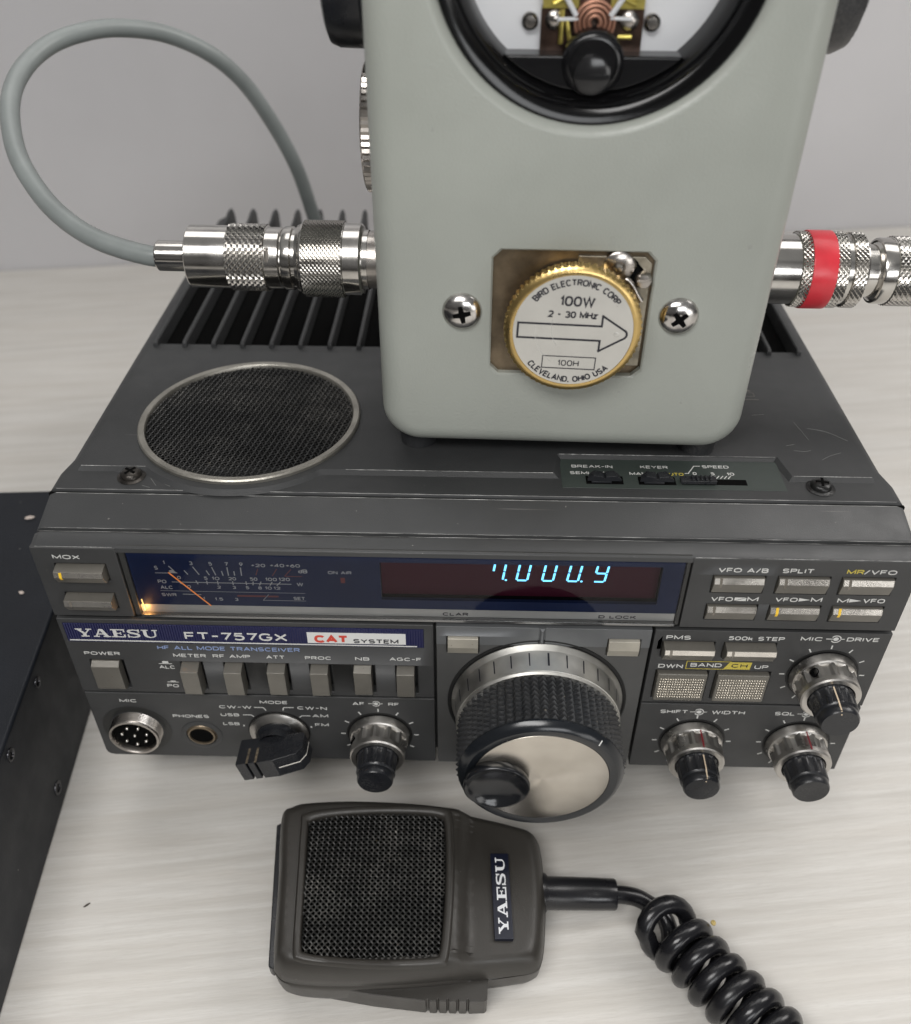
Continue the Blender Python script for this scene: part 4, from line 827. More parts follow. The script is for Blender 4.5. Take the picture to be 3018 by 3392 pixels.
# ================================================================== WATTMETER
Wm = thing('wattmeter', 'grey-green metal wattmeter with round meter window standing on the radio', 'wattmeter', MET, (0, 38, -6.6))
MC = (0.3, 121.9); MR = 38.3; HW = 50.5; HT = 176
def ro(inset, y, n=10): return [(x, y, z) for x, z in rrect(-HW + inset, HW - inset, inset - 1.9, HT - inset, max(1, 11 - inset), n)]
b = BM(); rings = []; fr = 6.0
rings.append(ro(6.4, 0.0)) 
for i in range(0, 9): a = i / 8 * pi / 2; rings.append(ro(fr * (1 - sin(a)), fr * (1 - cos(a))))
rings += [ro(0, 30), ro(0, 66)] + [ro(6 * (1 - cos(a_)), 70 + 6 * sin(a_)) for a_ in (.4, .8, 1.2, pi / 2)]
loft(b, rings, close0=False)
circ = [(MC[0] + MR * cos(2 * pi * i / 96), MC[1] + MR * sin(2 * pi * i / 96)) for i in range(96)]
ch = 2.2; px0, px1, pz0, pz1 = -20.9, 20.0, 21.9, 57.4
octo = [(px0 + ch, pz0), (px1 - ch, pz0), (px1, pz0 + ch), (px1, pz1 - ch), (px1 - ch, pz1), (px0 + ch, pz1), (px0, pz1 - ch), (px0, pz0 + ch)]
outer = [(p[0], p[2]) for p in ro(6.4, 0)]
holed_face(b, outer, [circ, octo], lambda x, z: (x, 0, z))
n = len(circ)
prof = [(MR, 0), (MR - .5, .1), (MR - 1.3, .55), (MR - 2.0, 1.3), (MR - 2.4, 2.2), (MR - 2.5, 3), (MR - 2.5, 5)]
lathe(b, [(r, -h) for r, h in prof], 96, at(AXY, MC[0], 0, MC[1]))
oi = [(x * 1.0 + (-.5 if x > 0 else .5) * 0, z) for x, z in octo]
def ins(P, d, cx=-.45, cz=39.6): return [(x - d * (1 if x > cx else -1), z - d * (1 if z > cz else -1)) for x, z in P]
loft(b, [[(x, 0, z) for x, z in octo], [(x, .5, z) for x, z in ins(octo, .45)], [(x, 2.6, z) for x, z in ins(octo, .5)]], close0=False, close1=False)
bmesh.ops.remove_doubles(b, verts=b.verts, dist=.005)
wc = obj('case', b, M_paint, Wm, smooth=38)
# element socket plate
b = BM(); prism(b, ins(octo, .35), -2.0, -3.0, at(AXY, 0, 0, 0)); pl = obj('socket_plate', b, M_brass, Wm, smooth=0)
b = BM(); prism(b, [(.6, 25), (19.0, 25), (19.0, 53.6), (17.2, 55.4), (.6, 55.4)], -2.0, -1.2, at(AXY, 0, 0, 0)); obj('cover_plate', b, mat('stained_nickel', (.34, .31, .25), .35, .85, .45, 160, .3, 900, .4, (.5, .45, .3), 500, .1), pl, smooth=0, bevel=.2)
b = BM(); prism(b, [(12.9, 47.5), (15.5, 54), (14.2, 55.2), (19.0, 50), (18.8, 47.6)], -1.2, -1.1, at(AXY, 0, 0, 0)); obj('catch_recess', b, M_blk, pl, smooth=0)
b = BM(); lathe(b, [(3.9, -1.2), (3.9, -.2), (3.6, .1), (1.6, .35), (1.3, .1), (1.2, 1.0), (.7, 1.6), (0, 1.7)], 40, at(AXY, 10.7, 0, 53.2)); obj('catch_washer', b, M_nickw, pl, smooth=40)
b = BM(); lathe(b, [(2.1, -1.3), (2.1, .6), (1.6, 1.4), (0, 1.7)], 32, at(AXY, 17.1, 0, 50.0)); box(b, 15.3, 18.9, -1.75, -1.2, 50.2, 50.5); obj('catch_pin', b, M_nickw, pl, smooth=40)
b = BM(); tube(b, catmull([(12.6, -.4, 50.2), (13.5, -.7, 49.9), (14.6, -1.0, 48.6), (15.8, -1.2, 46.6), (17.0, -1.2, 44.9)], 5), .75, 10); obj('catch_lever', b, M_nickw, pl, smooth=60)
for sx in (-28.05, 27.3):
    Ms = at(AXY, sx, 0, 40.3); b = BM(); lathe(b, [(5.15, -.02), (5.1, .15), (4.6, 1.0), (3.4, 1.75), (1.8, 2.15), (1.2, 2.2), (0, 2.2)], 48, Ms); o = obj('face_screw', b, mat('polished_steel', (.58, .56, .54), .2, 1, .3, 200, .1, 900, .3, (.2, .17, .15), 400, .1), Wm, smooth=50)
    b = BM(); R2 = Ms @ Matrix.Rotation(radians(40 if sx > 0 else 12), 4, 'Z')
    for k in (0, pi / 2): prism(b, [(-2.3, -.5), (-.6, -.75), (.6, -.75), (2.3, -.5), (2.3, .5), (.6, .75), (-.6, .75), (-2.3, .5)], 1.4, 2.24 + k * .01, R2 @ Matrix.Rotation(k, 4, 'Z'))
    obj('cross_slot', b, M_blk, o, smooth=0)
# meter movement and window
Mm = at(AXY, MC[0], 0, MC[1])
b = BM(); lathe(b, [(35.85, -2.0), (35.4, -1.7), (33.0, -2.1), (31.6, -3.4), (30.4, -5.6), (29.8, -7.6), (29.4, -12)], 96, Mm); dm = obj('meter_bezel', b, mat('bezel_gloss_black', (.004, .004, .0045), .14, spec=.35), Wm, smooth=40)
b = BM(); lathe(b, [(29.8, -12), (0, -12)], 64, Mm); obj('meter_back_plate', b, M_dialw, dm, smooth=0)
b = BM(); zz = 99.6 - MC[1]; an = math.asin(zz / 29.9)
def low(R): return [(R * cos(a), R * sin(a)) for a in [(-pi - an) + (2 * an + pi) * i / 30 for i in range(31)]]
A0 = pi - an; A1 = 2 * pi + an
pl_ = [(29.9 * cos(A0 + (A1 - A0) * i / 30), 29.9 * sin(A0 + (A1 - A0) * i / 30)) for i in range(31)]
prism(b, pl_, -11.9, -5.6, Mm); obj('lower_cover', b, mat('cover_black', (.008, .008, .009), .2, 0, .1, 60, .05, 2000, .1, (.3, .3, .3), 700), dm, smooth=25, bevel=.7, seg=3)
b = BM(); Mz = at(AXY, .3, 0, 97.6); lathe(b, [(6.9, -11.5), (6.9, -5.6), (6.6, -4.8), (5.9, -4.3), (5.2, -4.2), (4.9, -4.6), (0, -4.7)], 48, at(AXY, .3, 0, 98.0)); obj('zero_adjust_collar', b, MATS['cover_black'], dm, smooth=40)
b = BM(); lathe(b, [(4.3, -6), (4.3, -4.3), (4.0, -3.7), (3.2, -3.4), (0, -3.2)], 40, at(AXY, .2, 0, 95.9)); box(b, -3.4, 3.8, 3.1, 3.6, 95.5, 96.2); obj('zero_adjust_screw', b, mat('zero_screw_grey', (.02, .02, .021), .16), dm, smooth=40)
b = BM(); lathe(b, [(35.3, -1.7), (0, -1.7)], 64, Mm); [f.normal_flip() for f in b.faces if (f.normal_update() or True) and f.normal.y > 0]; obj('meter_glass', b, M_glass, dm, smooth=0, rec=False)
mv = bpy.data.objects.new('t', None); bpy.data.objects.remove(mv)
b = BM(); prism(b, rrect(-11.5, 11.0, 95, 110.2, 2.5, 5), -11.8, -10.5, at(AXY, 0, 0, 0)); mvt = obj('meter_movement', b, mat('dark_brass', (.06, .035, .025), .3, .6, .5, 300), dm, smooth=30)
b = BM()
for r_ in (1.2, 2.2, 3.2, 4.1): 
    lathe(b, [(r_ + .35, -10.5), (r_ + .45, -9.0 + r_ * .1), (r_, -8.8 + r_ * .1), (r_ - .35, -9.0)], 32, at(AXY, .2, 0, 105.6))
obj('hair_spring', b, M_copper, mvt, smooth=40)
b = BM()
for x in (-13.9, 13.0): lathe(b, [(1.8, -12), (1.8, -10.4), (1.2, -9.8), (0, -9.7)], 20, at(AXY, x, 0, 105.4))
for x in (-8.6, 7.9): lathe(b, [(2.0, -10.5), (2.0, -9.6), (1.2, -9), (0, -8.9)], 20, at(AXY, x, 0, 105.9))
obj('mounting_screw', b, M_nickw, mvt, smooth=40)
b = BM()
for q in ([(-7, 9.3, 101.2), (-7, 9.3, 108)], [(-5, 9.0, 102), (-6, 9.0, 106)], [(5.5, 9, 102.8), (8.5, 9, 102.8)], [(-9, 9.2, 109), (-4, 9.2, 112)], [(4, 9.2, 111), (9, 9.2, 109)]): tube(b, q, .55, 8)
box(b, -11.3, -3.5, 9.6, 10.4, 108.2, 112); box(b, 3.5, 10.8, 9.6, 10.4, 108.2, 112); obj('brass_frame', b, M_brs, mvt, smooth=40)
b = BM(); tube(b, [(-4, 8.4, 107), (-8, 8.0, 113)], .6, 8); tube(b, [(3.5, 8.4, 107), (7.5, 8.0, 113)], .6, 8); tube(b, [(3.5, 8.8, 106.5), (8, 8.6, 106.4)], .4, 8); tube(b, [(-3.5, 8.8, 106.3), (-8, 8.6, 106.2)], .4, 8); obj('spring_arm', b, M_dialw, mvt, smooth=40)
# knobs and lock disc on the flanks
for s in (-1, 1):
    b = BM(); x0 = 50.3; Mx = at(AXX, 0, 36, 111) if s > 0 else at(AXX @ Matrix.Rotation(0, 4, 'Z'), 0, 36, 111)
    pr = [(18.0, x0), (18.4, x0 + .6), (18.2, x0 + 2.2), (17.0, x0 + 2.6), (16.6, x0 + 3), (16.4, x0 + 9.5), (15.6, x0 + 11.5), (14.0, x0 + 12.2), (0, x0 + 12.4)] if s < 0 else [(16.5, x0), (16.6, x0 + .6), (16.4, x0 + 9.5), (15.2, x0 + 12.0), (13.0, x0 + 13.0), (0, x0 + 13.2)]
    lathe(b, [(r, s * h) for r, h in pr], 90, Mx, (lambda i, th, r: r - (.25 if (int(th / (2 * pi) * 90) % 2) and 2 < i < 6 else 0)) if s > 0 else None); obj('side_knob', b, M_blkp, Wm, smooth=30)
b = BM(); n = 120; lathe(b, [(6, -50.3), (6, -51.5), (16.0, -51.5), (16.6, -51.8), (16.6, -55.0), (16.0, -55.4), (0, -55.5)], n, at(AXX, 0, 40, 74), lambda i, th, r: r - (.45 if (int(round(th / (2 * pi) * n)) % 2 and i in (3, 4)) else 0)); obj('coin_edge_disc', b, M_nickw, Wm, smooth=20)
for fx_, fy_ in ((-41, 10.4), (41, 10.4), (-41, 66), (41, 66)):
    b = BM(); lathe(b, [(5.6, .6), (5.6, -1), (5.2, -6.4), (4.6, -6.6), (0, -6.6)], 32, at(Matrix.Identity(4), fx_, fy_, 0)); obj('foot', b, M_rub, Wm, smooth=40)
# own N sockets of the meter
b = BM(); MX = at(AXX, 0, 34, 39)
lathe(b, [(10.6, 50.4), (10.6, 51.2), (8.2, 51.4), (8.2, 57.5)], 64, MX); lathe(b, [(10.0, -50.4), (10.0, -51.0), (8.0, -51.2), (8.0, -58.5)], 64, MX); obj('threaded_socket', b, M_nickw, Wm, smooth=40)

# ---- plug-in element
El = thing('plug_in_element', 'round gold-rimmed plug-in element with arrow label in the wattmeter face', 'wattmeter element', MET, (0, 0, 39.3))
Me = at(AXY, 0, 0, 39.3) @ Matrix.Rotation(radians(-1.6), 4, 'Z')
b = BM(); n = 260; lathe(b, [(14.6, -1.1), (14.6, 4.3), (16.7, 4.5), (17.3, 4.9), (17.3, 7.0), (16.9, 7.4), (16.1, 7.9), (15.6, 8.05), (15.1, 8.05), (15.0, 7.85)], n, Me, lambda i, th, r: r - (.38 if (int(round(th / (2 * pi) * n)) % 4 in (1, 2) and i in (2, 3, 4)) else 0)); rimo = obj('knurled_rim', b, M_gold, El, smooth=25)
b = BM(); lathe(b, [(15.05, 7.8), (15.0, 7.9), (0, 7.9)], 96, Me); lab = obj('face_label', b, M_lab, El, smooth=0)
b = BM(); hh = 7.95
def et(txt, x0, x1, z0, z1, w=.3): stext(b, txt, x0, x1, z0, z1, w, lambda a, b_, l_: Me @ Vector((a, b_, hh + l_)))
et('100W', -4.0, 4.6, 6.9, 9.6, .52); et('2 - 30 MHz', -6.6, 5.6, 3.75, 5.6, .40); et('100H', -2.9, 2.5, -9.7, -8.0, .27)
def el(P, w, closed=True):
    n = len(P)
    for i in range(n if closed else n - 1):
        a, c = Vector(P[i]), Vector(P[(i + 1) % n]); d = (c - a).normalized(); m_ = Vector((-d.y, d.x)) * w / 2; a2, c2 = a - d * w / 2, c + d * w / 2
        b.faces.new([b.verts.new(Me @ Vector((p.x, p.y, hh + .012 * (i % 3)))) for p in (a2 + m_, a2 - m_, c2 - m_, c2 + m_)])
tip = [(12.2 + 1.3 * cos(radians(t)), -.1 + 1.3 * sin(radians(t))) for t in (50, 25, 0, -25, -50)]
el([(-13.8, 1.9), (7.0, 1.9), (7.0, 4.7)] + tip + [(7.0, -5.0), (7.0, -2.1), (-13.8, -2.1)], .52)
el([(-6.9, -7.0), (6.6, -7.0), (6.6, -10.4), (-6.9, -10.4)], .26)
def arctext(txt, r, a0, a1, h, top=True):
    L_ = abs(radians(a1 - a0)) * r
    def fn(x, y, l_):
        a = radians(a0 + (a1 - a0) * x / L_); rr = r + y if top else r - y
        return Me @ Vector((rr * cos(a), rr * sin(a), hh + l_))
    stext(b, txt, 0, L_, -h / 2, h / 2, .37, fn, .34)
arctext('BIRD ELECTRONIC CORP.', 13.2, 142, 36, 1.75); arctext('CLEVELAND, OHIO USA', 13.5, 221, 316, 1.75, False)
obj('label_lettering', b, M_inkb, lab, smooth=0)
b = BM()
for (ax_, ay_, ar_, s0, s1) in ((1.5, .5, 11.0, 178, 235), (4, 1.5, 9.5, 170, 215)):
    P_ = [(ax_ + ar_ * cos(radians(s0 + (s1 - s0) * i / 14)), ay_ + ar_ * sin(radians(s0 + (s1 - s0) * i / 14))) for i in range(15)]
    ribbon(b, P_, .09, lambda x, y: Me @ Vector((x, y, 8.0)))
obj('label_scratches', b, mat('bright_scratch', (.8, .8, .78), .2, .6), lab, smooth=0)
b = BM(); lathe(b, [(.7, 7.92), (.5, 8.0), (0, 7.93)], 16, Me @ Matrix.Translation((10.9, -.2, 0))); obj('label_dimple', b, M_lab, lab, smooth=60)

# ================================================================== CONNECTORS
def knurl(bm, r, x0, x1, rows, n, M, d=.32):
    rings = [[bm.verts.new(M @ Vector(((r + (d if (i + j) % 2 else -.05)) * cos(2 * pi * j / n), (r + (d if (i + j) % 2 else -.05)) * sin(2 * pi * j / n), x0 + (x1 - x0) * i / rows))) for j in range(n)] for i in range(rows + 1)]
    for i in range(rows):
        for j in range(n):
            k = (j + 1) % n; q = (rings[i][j], rings[i][k], rings[i + 1][k], rings[i + 1][j])
            if (i + j) % 2: bm.faces.new((q[0], q[1], q[3])); bm.faces.new((q[1], q[2], q[3]))      # valleys joined so every peak is a pyramid
            else: bm.faces.new((q[0], q[1], q[2])); bm.faces.new((q[0], q[2], q[3]))
Cn = thing('coaxial_coupler', 'fat knurled nickel coupling ring screwed to the left side of the wattmeter', 'connector', MET, (-68, 34, 39))
b = BM(); lathe(b, [(7.6, -80.5), (8.7, -80.3), (8.9, -79.8), (8.9, -77.8), (8.2, -77.5), (8.2, -76.6), (9.3, -76.3), (9.6, -75.4), (10.1, -75.0), (10.3, -74.4), (10.3, -62.8), (10.0, -62.6), (10.0, -58.1), (9.5, -57.6), (8.3, -57.5), (8.3, -56)], 96, MX); cb_ = obj('coupling_body', b, M_nick, Cn, smooth=30)
b = BM(); knurl(b, 10.45, -74.3, -63.0, 20, 96, MX, .38); obj('knurled_ring', b, M_nick, Cn, smooth=0)
Ca = thing('coaxial_cable', 'grey coaxial cable looping up behind the radio with a nickel plug', 'cable', MET, (-100, 34, 39))
b = BM(); lathe(b, [(3.2, -117.8), (4.1, -117.7), (4.35, -117.3), (4.35, -108.0), (8.4, -107.9), (8.8, -107.5), (8.8, -96.2), (9.05, -96.0), (9.05, -85.2), (8.6, -85.0), (8.6, -81.2), (8.2, -80.8), (7.6, -80.8), (7.6, -80.3)], 96, MX); plg = obj('plug', b, M_nick, Ca, smooth=30)
b = BM(); knurl(b, 9.1, -95.9, -85.3, 13, 64, MX, .42); obj('knurled_band', b, M_nick, plg, smooth=0)
b = BM(); box(b, -84.7, -83.5, 25.6, 27.6, 41, 45); obj('bayonet_slot', b, M_nickw, plg, bevel=.4)
PTS = [(-93.4, 76.9, 163.2), (-97.7, 77.8, 162.8), (-102.8, 78.6, 163.3), (-110.6, 80.8, 164.4), (-122.3, 87.5, 167.7), (-132.5, 97.1, 172.2), (-141.7, 110.1, 178.9), (-147.6, 127.8, 186.5), (-147.4, 142.8, 191.8), (-142.2, 156.6, 195.2), (-133.4, 167.0, 196.2), (-124.6, 176.0, 194.8), (-112.4, 185.7, 190.2), (-99.7, 193.5, 181.3), (-89.9, 200.0, 168.4), (-81.8, 205.5, 150.1), (-76.2, 210.5, 131.8), (-73.0, 215.9, 111.1), (-71.0, 222, 91.1), (-68, 234, 60), (-60, 240, 45), (-45, 238, 40)]
inv = Ca.matrix_world.inverted()
p0 = MET @ Vector((-114, 34, 39)); p1 = MET @ Vector((-121, 34, 39)); PTS = [tuple(p0), tuple(p1)] + PTS[3:]
PTS[2] = tuple(Vector(PTS[2]) + Vector((0, 0, 0)))
save = FR['off']; FR['off'] = Vector((0, 0, 0)); b = BM(); tube(b, catmull(PTS, 10), 2.95, 20); jk = obj('cable_jacket', b, M_cab, Ca, smooth=60); jk.matrix_parent_inverse = inv; jk.matrix_local = inv; FR['off'] = save
Cr = thing('coaxial_adapter', 'nickel adapter with a red tape band on the right side of the wattmeter', 'connector', MET, (66, 34, 39))
b = BM(); lathe(b, [(8.6, 54.5), (9.4, 54.7), (9.7, 55.2), (9.7, 64.3), (10.1, 64.5), (10.1, 77), (9.5, 77.3), (9.5, 78.4), (10.0, 78.6), (10.0, 82.0), (9.7, 82.6), (8.0, 82.8), (7.4, 83.0), (7.2, 86.5), (8.0, 87.2), (7.6, 88.6), (6, 89)], 96, MX); obj('adapter_body', b, M_nick, Cr, smooth=30)
b = BM(); knurl(b, 10.2, 64.4, 67.1, 4, 90, MX, .36); knurl(b, 10.2, 73.6, 76.9, 5, 90, MX, .36); knurl(b, 10.1, 78.7, 82.0, 5, 90, MX, .36); obj('knurled_ring', b, M_nick, Cr, smooth=0)
b = BM(); n = 96; rf = lambda i, th, r: r + .05 * sin(th * 3) + .03 * sin(th * 11)
lathe(b, [(10.3, 67.0), (10.75, 67.05), (10.8, 67.3), (10.8, 73.4), (10.75, 73.65), (10.3, 73.7)], n, MX, rf); obj('red_tape_band', b, M_red, Cr, smooth=40)
Cp = thing('coaxial_plug', 'long knurled nickel plug running out past the right edge', 'connector', MET, (110, 34, 39))
b = BM(); lathe(b, [(7.8, 87.4), (8.3, 86.9), (8.9, 87.1), (9.1, 87.6), (9.1, 90.6), (9.3, 90.8), (9.3, 132), (8.6, 133), (4.4, 133.2), (4.4, 142), (0, 142)], 96, MX); obj('plug_body', b, M_nick, Cp, smooth=30)
b = BM(); knurl(b, 9.35, 90.8, 126, 50, 76, MX, .34); obj('knurled_sleeve', b, M_nick, Cp, smooth=0)
b = BM(); tube(b, catmull([(141, 34, 39), (150, 34, 39), (175, 40, 34), (210, 70, 10), (240, 130, -40)], 8), 2.9, 16); obj('cable_jacket', b, M_cab, Cp, smooth=60)

# ================================================================== HAND MICROPHONE
TAB = Matrix.Identity(4)
Mi = thing('hand_microphone', 'black hand microphone with square mesh grille lying on the table before the radio', 'microphone', TAB, (-18, -44, 0))
OUT = [(-60.0, -21.5), (-57.6, -17.6), (-52.0, -15.9), (-38, -14.9), (-20, -15.2), (-6.5, -16.4), (6, -18.0), (17.5, -20.2), (21.5, -22.0), (23.3, -26.5), (24.2, -41), (23.6, -54), (22.3, -62.2), (20.0, -65.2), (14, -66.6), (2, -68.5), (-12, -70.4), (-26.5, -71.5), (-40, -71.9), (-50.0, -71.2), (-54.0, -69.0), (-55.6, -64.5), (-57.6, -43)]
def smooth_loop(P, n=6):
    m_ = len(P); out_ = []
    for i in range(m_):
        a, b_, c, d = (Vector(P[(i + k - 1) % m_]) for k in range(4))
        for k in range(n): t = k / n; out_.append(.5 * ((2 * b_) + (c - a) * t + (2 * a - 5 * b_ + 4 * c - d) * t * t + (3 * b_ - a - 3 * c + d) * t ** 3))
    return out_
OUT = [(x, -44.6 + (y + 43.6) * .955) for x, y in OUT]
LP = smooth_loop(OUT); CX = Vector((-17.5, -43.6))
def inset(L, d): return [Vector((CX.x + (p.x - CX.x) * (1 - d / 41.0), CX.y + (p.y - CX.y) * (1 - d / 27.0))) for p in L]
def tf(x):                                    # height scale along the body: full at the grille, lower at the neck
    t = max(0, min(1, (x + 4.0) / 6.0)); t = t * t * (3 - 2 * t); return 1 - .20 * t - .006 * max(0, x - 2)
def ring(d, h, sc=True): return [(p.x, p.y, (4 + (h - 4) * tf(p.x)) if sc else h) for p in inset(LP, d)]
b = BM(); rg = [ring(5, .6, False), ring(2.6, 1.0, False), ring(1.0, 2.6, False), ring(.2, 6, False), ring(0, 12, False), ring(0, 14.2), ring(.35, 14.6), ring(.35, 15.1), ring(.05, 15.6), ring(.4, 18.5), ring(1.0, 21.5), ring(2.0, 24.0), ring(3.0, 25.0), ring(4.0, 25.4)]
R_ = loft(b, rg, close1=False)
# top skin: rectangular grid clipped to the last ring, with the grille opening
last = [(p[0], p[1]) for p in rg[-1]]
GO = [(-50.6, -27.0), (-30, -25.6), (-7.4, -26.2), (-6.0, -27.6), (-5.0, -48), (-5.6, -69.2), (-7.0, -70.4), (-26, -71.2), (-45.6, -70.0), (-47.0, -68.6), (-49.4, -50), (-51.5, -28.4)]
def offg(P, d):
    c0 = Vector((-28, -48.5)); return [tuple(Vector(p) + Vector(((1 if p[0] > c0.x else -1) * d, (1 if p[1] > c0.y else -1) * d)) if True else p) for p in P]
GOi = smooth_loop([(-49.8, -27.0), (-42, -25.2), (-28, -24.0), (-14, -23.9), (-8.2, -24.6), (-6.4, -26.4), (-5.6, -36), (-5.4, -48), (-5.8, -60), (-6.6, -67.2), (-8.4, -68.6), (-18, -69.4), (-28, -69.6), (-40, -69.0), (-45.6, -68.2), (-47.2, -66.4), (-48.2, -56), (-49.2, -44), (-50.3, -30)], 3)
GOi = [(p.x, p.y + 1.0) for p in GOi]
xr = 2.2
lastv = last
# split: cover polygon with hole
GG = [(p[0], p[1]) for p in GOi]
vs_top = {}
def ztop(x, y): return 4 + (25.4 - 4) * tf(x) + (.5 * (1 - ((y + 44) / 30) ** 2) if x > 2 else 0)
loops = [last, GG]; flat = [p for l_ in loops for p in l_]
# refine neck area with extra strips: triangulate, then subdivide long edges
holed_face(b, last, [GG], lambda x, y: (x, y, 0.0))
newf = [f for f in b.faces if all(abs(v.co.z) < 1e-6 for v in f.verts)]
for _ in range(6):
    ed = [e_ for e_ in {e_ for f in newf if f.is_valid for e_ in f.edges} if e_.calc_length() > 1.7 and not e_.is_boundary]
    if not ed: break
    bmesh.ops.subdivide_edges(b, edges=ed, cuts=1, use_grid_fill=False)
    newf = [f for f in b.faces if all(abs(v.co.z) < 1e-6 for v in f.verts)]
    bmesh.ops.triangulate(b, faces=[f for f in newf if len(f.verts) > 3]); newf = [f for f in b.faces if all(abs(v.co.z) < 1e-6 for v in f.verts)]
for v in {v for f in newf for v in f.verts}: v.co.z = 4 + (25.4 - 4) * tf(v.co.x)
bmesh.ops.remove_doubles(b, verts=b.verts, dist=.02)
mb = obj('mic_body', b, M_micb, Mi, smooth=45)
b = BM(); gi = [Vector(p) for p in GG]; 
def gin(d): 
    c0 = Vector((-28, -46.5)); o_ = []; n = len(gi)
    for i in range(n):
        t = (gi[(i + 1) % n] - gi[i - 1]).normalized(); nn = Vector((-t.y, t.x)); q = gi[i] + nn * d; q2 = gi[i] - nn * d
        o_.append(q if ((q - c0).length < (q2 - c0).length) == (d > 0) else q2)
    return o_
def gr_(d, z): 
    return [(p.x, p.y, z) for p in gin(d)]
def ginset(d):
    c0 = Vector((-28, -46.5)); return [Vector((c0.x + (p.x - c0.x) * (1 - d / 21.5), c0.y + (p.y - c0.y) * (1 - d / 22.5))) for p in gi]
def gr_(d, z): return [(p.x, p.y, z) for p in ginset(d)]
loft(b, [gr_(-1.6, 25.3), gr_(-1.3, 26.3), gr_(-.9, 26.7), gr_(.3, 26.6), gr_(.8, 26.1), gr_(1.0, 24.0)], False, False); gf = obj('grille_frame', b, M_micb, Mi, smooth=50)
b = BM(); b.faces.new([b.verts.new(p) for p in gr_(.8, 24.2)]); obj('grille_foam', b, M_blk, gf, smooth=0)
gpoly = [(p.x, p.y) for p in ginset(.9)]
def inpoly(x, y):
    c = False; n = len(gpoly); j = n - 1
    for i in range(n):
        xi, yi = gpoly[i]; xj, yj = gpoly[j]
        if (yi > y) != (yj > y) and x < (xj - xi) * (y - yi) / (yj - yi) + xi: c = not c
        j = i
    return c
b = BM(); weave(b, -28, -46.5, 34, 25.6, 1.22, .215, radians(46), .3, inpoly, lambda x, y: .6 - .0011 * ((x + 28) ** 2 + (y + 46.5) ** 2) + .25 * noise.noise(Vector((x * .12, y * .12, 3)))); obj('grille_mesh', b, M_wire, gf, smooth=60, rec=False)
# badge
b = BM(); Mb = Matrix.Translation((10.4, -46.9, 21.35)) @ Matrix.Rotation(radians(-87.4 + 90), 4, 'Z') @ Matrix.Rotation(radians(1.5), 4, 'Y')
box(b, -2.75, 2.75, -12.8, 12.8, -1.6, .3, Mb); bdg = obj('mic_badge', b, mat('badge_blue_black', (.008, .010, .022), .3), Mi, bevel=.15)
b = BM()
def yz2(P, w_):
    for i, q in enumerate(P): b.faces.new([b.verts.new(Mb @ Vector((1.45 - y * 2.9, -11.4 + x / w_ * 22.8, .36 + (i % 5) * .01))) for x, y in q])
slab_word(yz2); obj('badge_lettering', b, mat('badge_white', (.75, .76, .78), .4), bdg, smooth=0)
# talk bar
b = BM(); PB = [(-44.5, -69.0), (-43.0, -71.6), (-27, -73.9), (-11.4, -75.2), (-10.9, -74.6), (-10.5, -74.6), (-10.1, -75.3)]
for k in range(4): x_ = -8.2 + k * 2.85; PB += [(x_, -75.3 + k * .03), (x_ + .25, -74.5), (x_ + .6, -74.5), (x_ + .85, -75.25)]
PB += [(5.6, -75.0), (6.3, -74.4), (6.8, -66.0), (-44.5, -66.0)]
prism(b, [(x, y + 1.5) for x, y in PB], 2.5, 12.5, Matrix.Identity(4)); obj('talk_bar', b, M_micb, Mi, smooth=25, bevel=.35)
# back plate edge on the left
b = BM(); prism(b, [(-63.0, -20.0), (-61.8, -19.2), (-56, -21), (-54, -63), (-57.0, -65.0), (-58.2, -64.2)], 3.0, 9.0, Matrix.Identity(4)); obj('hanger_plate', b, M_blkp, Mi, smooth=20, bevel=.4)
# strain relief and cord
b = BM(); lathe(b, [(6.2, 22.5), (5.9, 24.5), (5.0, 25.3), (4.8, 40), (4.7, 46), (4.4, 46.6), (3.3, 46.8)], 40, Matrix.Translation((0, -40.3, 8.6)) @ Matrix(((0, 0, 1, 0), (1, 0, 0, 0), (0, 1, 0, 0), (0, 0, 0, 1)))); obj('strain_relief', b, M_cord, Mi, smooth=50)
dirv = Vector((.66, -.75, 0)); nv = Vector((.75, .66, 0)); ax0 = Vector((58.2, -48.5, 9.9)); RR = 7.25; pitch = 6.3
path = [Vector((46, -40.3, 8.6)), Vector((50, -40.2, 8.0)), Vector((54, -40.6, 6.8)), Vector((58, -42.0, 5.0)), Vector((61.5, -43.2, 3.4))]
N_ = 22; hel = []
for i in range(int(9.6 * N_)):
    ph = pi * 1.25 + 2 * pi * i / N_; s_ = pitch * (i / N_)
    sag = ax0 + dirv * s_ + Vector((.02, 0, 0)) * s_ * .5
    k = min(1, i / N_ / 1.5)
    rr = RR * (1.14 - .14 * k) * (1 + .035 * sin(i * .21) + .02 * sin(i * .77 + 1))
    tl = 1.2 + (1 - k) * 6.2                        # the first turn splays open
    hel.append(sag - nv * cos(ph) * rr + Vector((0, 0, 1)) * sin(ph) * rr - dirv * sin(ph) * tl)
path = catmull([tuple(p) for p in path], 6)[:-1] + hel
sm = []
for i, p in enumerate(path):
    a = max(0, i - 3); c = min(len(path), i + 4); sm.append(sum((q for q in path[a:c]), Vector()) / (c - a) if 14 < i < 34 else p)
for p in sm: p.z = max(p.z, 2.8)
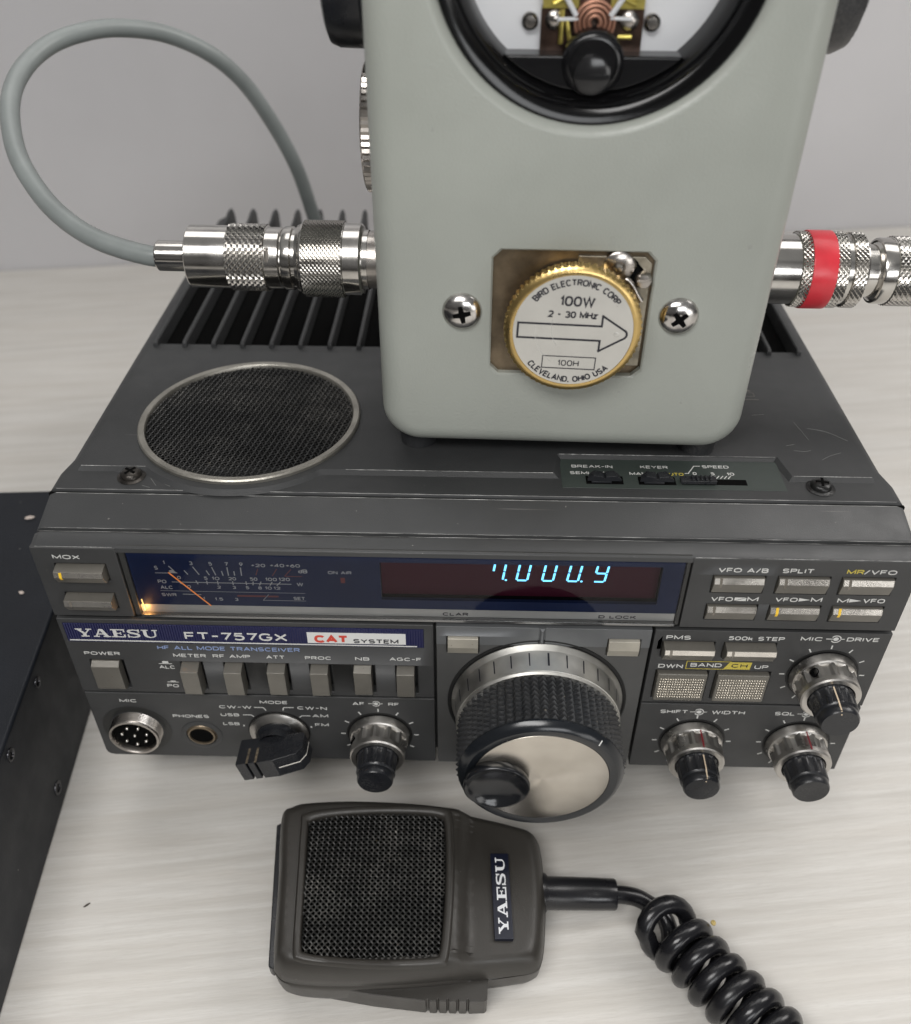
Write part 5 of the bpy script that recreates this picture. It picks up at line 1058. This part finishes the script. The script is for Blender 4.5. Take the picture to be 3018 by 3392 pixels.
b = BM(); tube(b, sm, lambda t: 2.72, 16); obj('coiled_cord', b, M_cord, Mi, smooth=60)

# ================================================================== EQUIPMENT BOX
BXA = radians(3.5); BX = Matrix.Translation((-139.6, -16, 0)) @ Matrix.Rotation(BXA, 4, 'Z')
Bo = thing('equipment_box', 'low black metal equipment box at the left edge beside the radio', 'equipment box', BX, (0, 0, 0))
b = BM(); box(b, -320, 0, -260, 112, 0, 52); obj('box_shell', b, M_box, Bo, smooth=30, bevel=1.2, seg=3)
for y_, z_, r_ in ((-2.5, 46.5, 1.5), (8, 8.5, 1.7), (24.6, 50 - 4, 1.3)):
    b = BM(); lathe(b, [(r_ * 1.5, .02), (r_ * 1.45, .35), (r_, .4), (r_ * .8, -.0), (0, .0)], 24, at(AXX, .0, y_, z_)); obj('side_screw', b, mat('box_screw', (.05, .05, .055), .25, .8), Bo, smooth=40)
# small stray bits
def crumb(x, y, z, r, m, label, cat, st=(1, 1, 1), rot=0):
    FR['off'] = Vector((0, 0, 0)); b = BM(); bmesh.ops.create_icosphere(b, subdivisions=2, radius=r)
    for v in b.verts: v.co = Vector((v.co.x * st[0], v.co.y * st[1], v.co.z * st[2])) * (1 + .35 * noise.noise(v.co * 1.7 + Vector((x, y, 0))))
    o = obj(cat if cat != 'flake' else 'paint_flake', b, m, None, smooth=0); o.location = Vector((x, y, z)) * K; o.rotation_euler = (0, 0, rot); tag(o, label, cat)
crumb(74.0, -50.6, 14.2, .75, M_crumb, 'tiny yellow crumb caught on the coiled microphone cord', 'crumb', (1, 1.2, .9))
crumb(-120.9, -44.0, .3, .8, M_splint, 'thin dark brown splinter lying on the bare table, left of the microphone', 'splinter', (1.5, .35, .35), .7)
crumb(-167, 78.6, 52.5, 1.5, mat('pale_flake', (.55, .47, .42), .7), 'largest pale flake on top of the black box', 'flake', (1.2, .6, .3), .3)
crumb(-156.3, 41.4, 52.4, .8, MATS['pale_flake'], 'small beige flake on the black box top, nearer the front', 'flake', (1.3, .8, .4), -.4)
